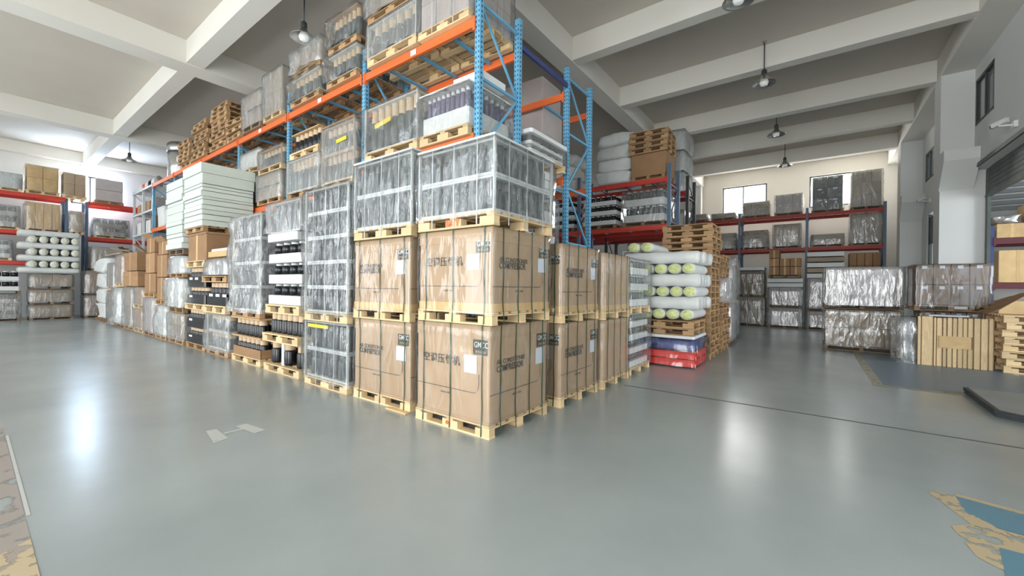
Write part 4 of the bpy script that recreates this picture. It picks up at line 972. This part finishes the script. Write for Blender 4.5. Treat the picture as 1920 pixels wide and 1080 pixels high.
for i in range(5):
    o=bx('flat_bundle',2.5,3.7,17.5,18.6,2.12+.22*i,2.3+.22*i,('foamw','cardg')[i%2],bev=.02);tag(o,'flat bundle in the far right-of-centre pile, %s'%('lowest','second','third','fourth','topmost')[i],'bundle')
load('cartons',3.9,4.95,18.9,19.8,2.0,3.2,'row of brown boxes low at the back rack right end',tiers=2,nx=4,ny=2,film=None,cm='cardb',wood='woodd')
load('cartons',3.9,4.95,18.9,19.8,0,1.98,'large box load on the floor under the back rack right end',tiers=2,nx=2,ny=2,film='filmh',cm='cardg',wood='woodd')
# silver wrapped pair in the middle right
load('cartons',2.95,4.54,10.9,12.0,0,1.1,'silver-filmed brown box load with white tags, lower',tiers=2,nx=5,ny=2,film='film',cm='cardg',wood='woodd',labels=1,amp=.012)
load('cartons',2.95,4.56,10.9,12.0,1.12,2.24,'silver-filmed white load stacked on the tagged brown boxes',tiers=2,nx=4,ny=2,film='films',cm='cardp',wood='woodd',amp=.015)
# brown wrapped pair right
load('cartons',4.72,5.78,10.2,11.15,0,1.15,'brown boxes in film behind the plank crate lid, lower',tiers=2,nx=4,ny=2,film='film0',cm='cardn',wood='woodd',labels=1)
load('cartons',4.60,5.8,9.95,11.15,1.17,2.24,'brown boxes with white tags stacked above the plank crate',tiers=2,nx=4,ny=2,film='film0',cm='cardn',wood='woodd',labels=1)
# wooden plank crate: thing with boards
o=thing('plank_crate','wooden plank crate with H-shaped centre board standing on the floor','crate',(5.13,9.72,0))
W,H=1.12,1.06;xs=-W/2
widths=[.05,.19,.03,.08,.05,.07,.06,.07,.055,.07,.09,.1,.06];xx=-W/2
sc=(W-.02*13)/sum(widths)
for i,w_ in enumerate(widths):
    w2=w_*sc;dz=R.uniform(-.02,.01);yy=-.45+R.uniform(0,.02)
    mid=4<=i<=9
    if mid:
        bx('plank',xx,xx+w2,yy,yy+.02,.0,.40,'wood',o).rotation_euler;bx('plank',xx,xx+w2,yy,yy+.02,.66,H+dz,'wood',o)
    else:bx('plank',xx,xx+w2,yy,yy+.02,0,H+dz,'wood',o)
    xx+=w2+.02
bx('centre_board',-.235,.235,-.462,-.44,.40,.66,'cardy',o)
bx('back_panel',-W/2,W/2,-.42,-.40,.01,H-.03,'woodd',o)
bx('crate_side',-W/2,-W/2+.03,-.4,.4,0,H-.03,'woodb',o);bx('crate_side',W/2-.03,W/2,-.4,.4,0,H-.03,'woodb',o)
bx('crate_top',-W/2,W/2,-.4,.4,H-.06,H-.03,'cardg',o)
ob('clear_wrap',filmmesh(.3,.82,1.02,'films',.03,2,.12),o,(-W/2-.17,.02,0))
o=bx('paper_sheet',4.75,5.35,9.35,9.75,1.075,1.10,'paper');tag(o,'white sheet lying on the plank crate top','sheet')
# horizontal pallets stacked at the right edge
pile(5.78,6.9,9.15,10.25,0,8,'pallet in the pile at the right edge beside plank crate','pallet pile right of the plank crate',m='wood',h=.14,jit=.03,detail=True)
# brown sheet slumped over the pile
b=MB();N=10
for i in range(N+1):
    for j in range(N+1):
        u,v=i/N,j/N;b.v.append((5.55+1.5*u,9.05+1.25*v,1.17+.47*min(1,max(0,(u-.04)/.33))*(1-.2*v)+.03*noise.noise(Vector((u*4,v*4,0)))))
for i in range(N):
    for j in range(N):
        a=i*(N+1)+j;b.f.append((a,a+N+1,a+N+2,a+1));b.m.append(0);b.sm.append(True)
o=ob('cardboard_sheet',b.mesh('cardboard_sheet','cardb'));so=o.modifiers.new('t','SOLIDIFY');so.thickness=.008;tag(o,'slumped brown cardboard sheet over the pallet pile at right','cardboard sheet')
o=bx('paper_sheet',6.3,6.5,9.5,9.65,1.42,1.425,'paper');tag(o,'small white slip on the slumped brown cardboard','slip');o.rotation_euler=(.2,-.2,.4);o.location.z+=.02
# goods in the next room's rack
for i in range(3):
    carton(6.5+.72*i,7.15+.72*i,12.45,13.3,1.865,2.68,'tall brown box on the blue rack lower shelf, %s from left'%('first','second','third','fourth','fifth')[i],'cardy')
carton(6.46,6.97,12.4,13.2,2.995,3.35,'low box on the blue rack top, left of the taped box','cardy')
carton(7.0,7.65,12.4,13.2,2.995,3.85,'upright taped brown box on the blue rack top','cardy')
carton(7.75,8.5,12.4,13.2,2.995,4.1,'tallest box on the blue rack top beside the taped box','cardp')
o=ob('film_heap',roundbox(.5,.7,.25,'foil',2,.08),None,(6.7,12.8,3.48));tag(o,'crumpled film heap on the low box of the blue rack','film')
carton(6.5,7.9,12.45,13.3,.02,1.4,'large brown box on the floor under the blue rack','cardy')
# dock plate
b=MB();P=[(4.67,6.28),(4.62,4.68),(5.2,4.25),(5.88,4.2),(5.88,6.35)]
T=[(x,y,.075) for x,y in P];B=[(x-.02,y-.02,.003) for x,y in P];b.poly(list(reversed(T)) if False else T[::-1],0)
for i in range(5):
    j=(i+1)%5;b.poly([T[i],B[i],B[j],T[j]],1)
o=ob('dock_plate',b.mesh('dock_plate','plate','darks'));tag(o,'grey steel dock plate with dark edge on the right floor','plate')
rim=[(4.67,6.28),(4.62,4.68),(5.2,4.25),(5.88,4.2)]
for p,q in zip(rim,rim[1:]):bar('edge_trim',(p[0],p[1],.06),(q[0],q[1],.06),.05,.05,'darks',o)
# ---------------------------------------------------------------- left wall goods (faces +x): rotate by 90 degrees
def lw(kind,y0,y1,z0,z1,label,x1=-24.15,dp=1.0,**k):
    return load(kind,x1-dp,x1,y0,y1,z0,z1,label,rz=RL,**k)
lw('lump',-3.0,-1.85,5.36,6.1,'pale wrapped bundle at the left frame edge, top shelf',film='filmh',cm='sack',tiers=1)
lw('cartons',-1.75,-.78,5.36,6.6,'yellowish box load on yellow pallet, left wall top shelf',tiers=2,nx=2,ny=2,film='film0',cm='cardy',ph=.16)
lw('cartons',-.7,.06,5.36,6.5,'tan box load beside the yellowish boxes, left wall top shelf',tiers=2,nx=2,ny=2,film='film0',cm='card')
lw('cartons',.3,1.3,5.31,6.45,'pinkish grey box load by the bright window, left wall',tiers=2,nx=1,ny=1,film=None,cm='cardp',wood='woodb')
lw('trays',-3.0,-1.9,3.76,4.75,'grey tray load on left wall middle shelf at frame edge',tiers=2,nx=4,ny=3,film='filmh',board='cardp',tank='g')
lw('cartons',-1.75,-.72,3.76,5.0,'yellow bagged load on left wall middle shelf',tiers=1,nx=4,ny=2,film='film',cm='cardy')
lw('cartons',-.48,-.02,3.76,4.8,'narrow tan load between the twin uprights of left wall',tiers=1,nx=2,ny=2,film='filmh',cm='card')
lw('trays',.3,1.5,3.69,4.6,'grey tray load with black tank tops, left wall right bay',tiers=2,nx=5,ny=3,film='filmh',board='cardg',tank='b')
lw('trays',-3.3,-2.1,2.46,3.3,'white tray load on left wall lowest shelf',tiers=2,nx=4,ny=3,film='filmh',board='foamw',tank='b')
lw('trays',-3.1,-1.9,0,1.05,'grey tray load on the floor at the left frame edge',x1=-23.1,tiers=3,nx=4,ny=3,film='filmh',board='cardg',tank='g',wood='woodd')
lw('trays',-3.1,-1.9,1.08,2.0,'black capped tank trays stacked at the left frame edge',x1=-23.1,tiers=2,nx=5,ny=3,film=None,board='foamw',tank='b',wood='woodd')
for i in range(3):
    lw('cartons',-1.68,-.45,.64*i,.62+.64*i,'dull grey wrapped load beneath the left wall rolls, %s'%('lowest','middle','uppermost')[i],x1=-23.0,tiers=1,nx=2,ny=2,film='film',cm='cardg',wood='woodd')
for L in range(7):
    z=2.06+.255*L
    if L%2==0:
        for k in range(4):
            o=roll(-23.05-.27*k,-1.98,z,.128,1.68,'y','lengthwise white roll in left wall pile, %s layer up, %s from front'%(ORD[L],('first','second','third','fourth')[k]),'lengthwise rolls of the left wall pile','rollendw')
    else:
        for k in range(5):
            roll(-24.05,-1.62+.3*k,z,.128,1.15,'x','outward-pointing white roll in left wall pile, %s layer up, %s from left'%(ORD[L],('first','second','third','fourth','fifth')[k]),'outward-pointing rolls of the left wall pile','rollendw')
lw('cartons',-.1,1.0,0,1.0,'dark brown box load on the floor right of left wall rolls',x1=-23.15,tiers=1,nx=2,ny=2,film='filmh',cm='cardb',wood='woodd')
lw('cartons',-.1,1.0,1.02,2.1,'dark brown box load stacked right of left wall rolls',x1=-23.15,tiers=1,nx=2,ny=2,film='filmh',cm='cardb',wood='woodd')
lw('lump',.1,1.3,2.12,3.2,'grey-brown slumped bundle right of left wall rolls',x1=-23.15,tiers=1,film='filmh',cm='cardg',wood='woodd')
# ---------------------------------------------------------------- pendant lamps and cameras
def lamp(x,y,z,label,ztop=None,r=.27):
    o=thing('pendant_lamp',label,'lamp',(x,y,z))
    zt=(ztop or ZS)-z
    b=MB();b.lathe([(.012,.36),(.012,zt-.005)],8);ob('rod',b.mesh('rod','darks'),o)
    b=MB();b.lathe([(.05,-.03),(.05,0)],12);ob('ceiling_cap',b.mesh('ceiling_cap','alu'),o,(0,0,zt-.003))
    b=MB();b.lathe([(.035,.0),(.06,.05),(.06,.16),(.02,.2)],16);ob('socket_housing',b.mesh('socket_housing','darks'),o,(0,0,.17))
    b=MB();pr=[(r,0),(r*.95,.02),(r*.68,.06),(r*.36,.12),(r*.22,.22)]
    for k in range(len(pr)-1):pass
    n_=24
    for rr,z_ in pr:
        for i in range(n_):
            a=2*math.pi*i/n_;b.v.append((rr*math.cos(a),rr*math.sin(a),z_))
    for k in range(len(pr)-1):
        for i in range(n_):
            j=(i+1)%n_;b.f.append((k*n_+i,k*n_+j,(k+1)*n_+j,(k+1)*n_+i));b.m.append(0);b.sm.append(True)
    s=ob('lamp_shade',b.mesh('lamp_shade','alu'),o);m_=s.modifiers.new('t','SOLIDIFY');m_.thickness=.004
    b=MB();b.lathe([(.03,-.045),(.08,-.03),(.1,.02),(.09,.08),(.05,.15)],16);ob('bulb',b.mesh('bulb','bulb'),o)
lamp(-5.98,.97,6.78,'pendant lamp hanging left above the near shelf loads')
lamp(-21.1,.95,6.85,'distant pendant lamp in the far left bay')
lamp(1.66,8.6,6.75,'pendant lamp third nearest over the right aisle')
lamp(1.66,12.9,6.8,'pendant lamp midway down the right aisle')
lamp(1.7,17.3,6.85,'farthest pendant lamp near the back windows')
lamp(1.55,5.1,6.85,'pendant lamp cut by the top edge of the frame')
for i,x in enumerate((-11.9,-10.95)):
    b=MB();b.lathe([(.012,0),(.012,.62)],8);o=ob('hanging_rod',b.mesh('hanging_rod','darks'),None,(x-1.2,2.6,ZS-.625));tag(o,'thin threaded rod under the ceiling above the pallet piles, %s'%('left','right')[i],'rod')
for i,(y,z) in enumerate(((9.1,4.98),(16.3,4.75))):
    o=thing('security_camera','white bullet security camera %s'%('above the near right opening','above the far right door')[i],'security camera',(5.88,y,z))
    bx('wall_bracket',-.04,.018,-.06,.06,-.1,.02,'white',o);bar('arm',(-.04,0,-.05),(-.22,.02,-.02),.03,.03,'white',o)
    bar('camera_body',(-.12,-.06,.05),(-.27,.14,.01),.075,.075,'white',o);bar('lens',(-.27,.14,.01),(-.285,.16,.006),.06,.06,'darks',o);bar('sun_hood',(-.11,-.07,.095),(-.29,.16,.05),.09,.01,'white',o)
o=bx('yellow_board',-1.75,-1.35,-.0,.06,.001,.02,'cardy');tag(o,'scrap of yellow board on the floor between the crates','board')
print('OBJECTS',len(COL.objects))
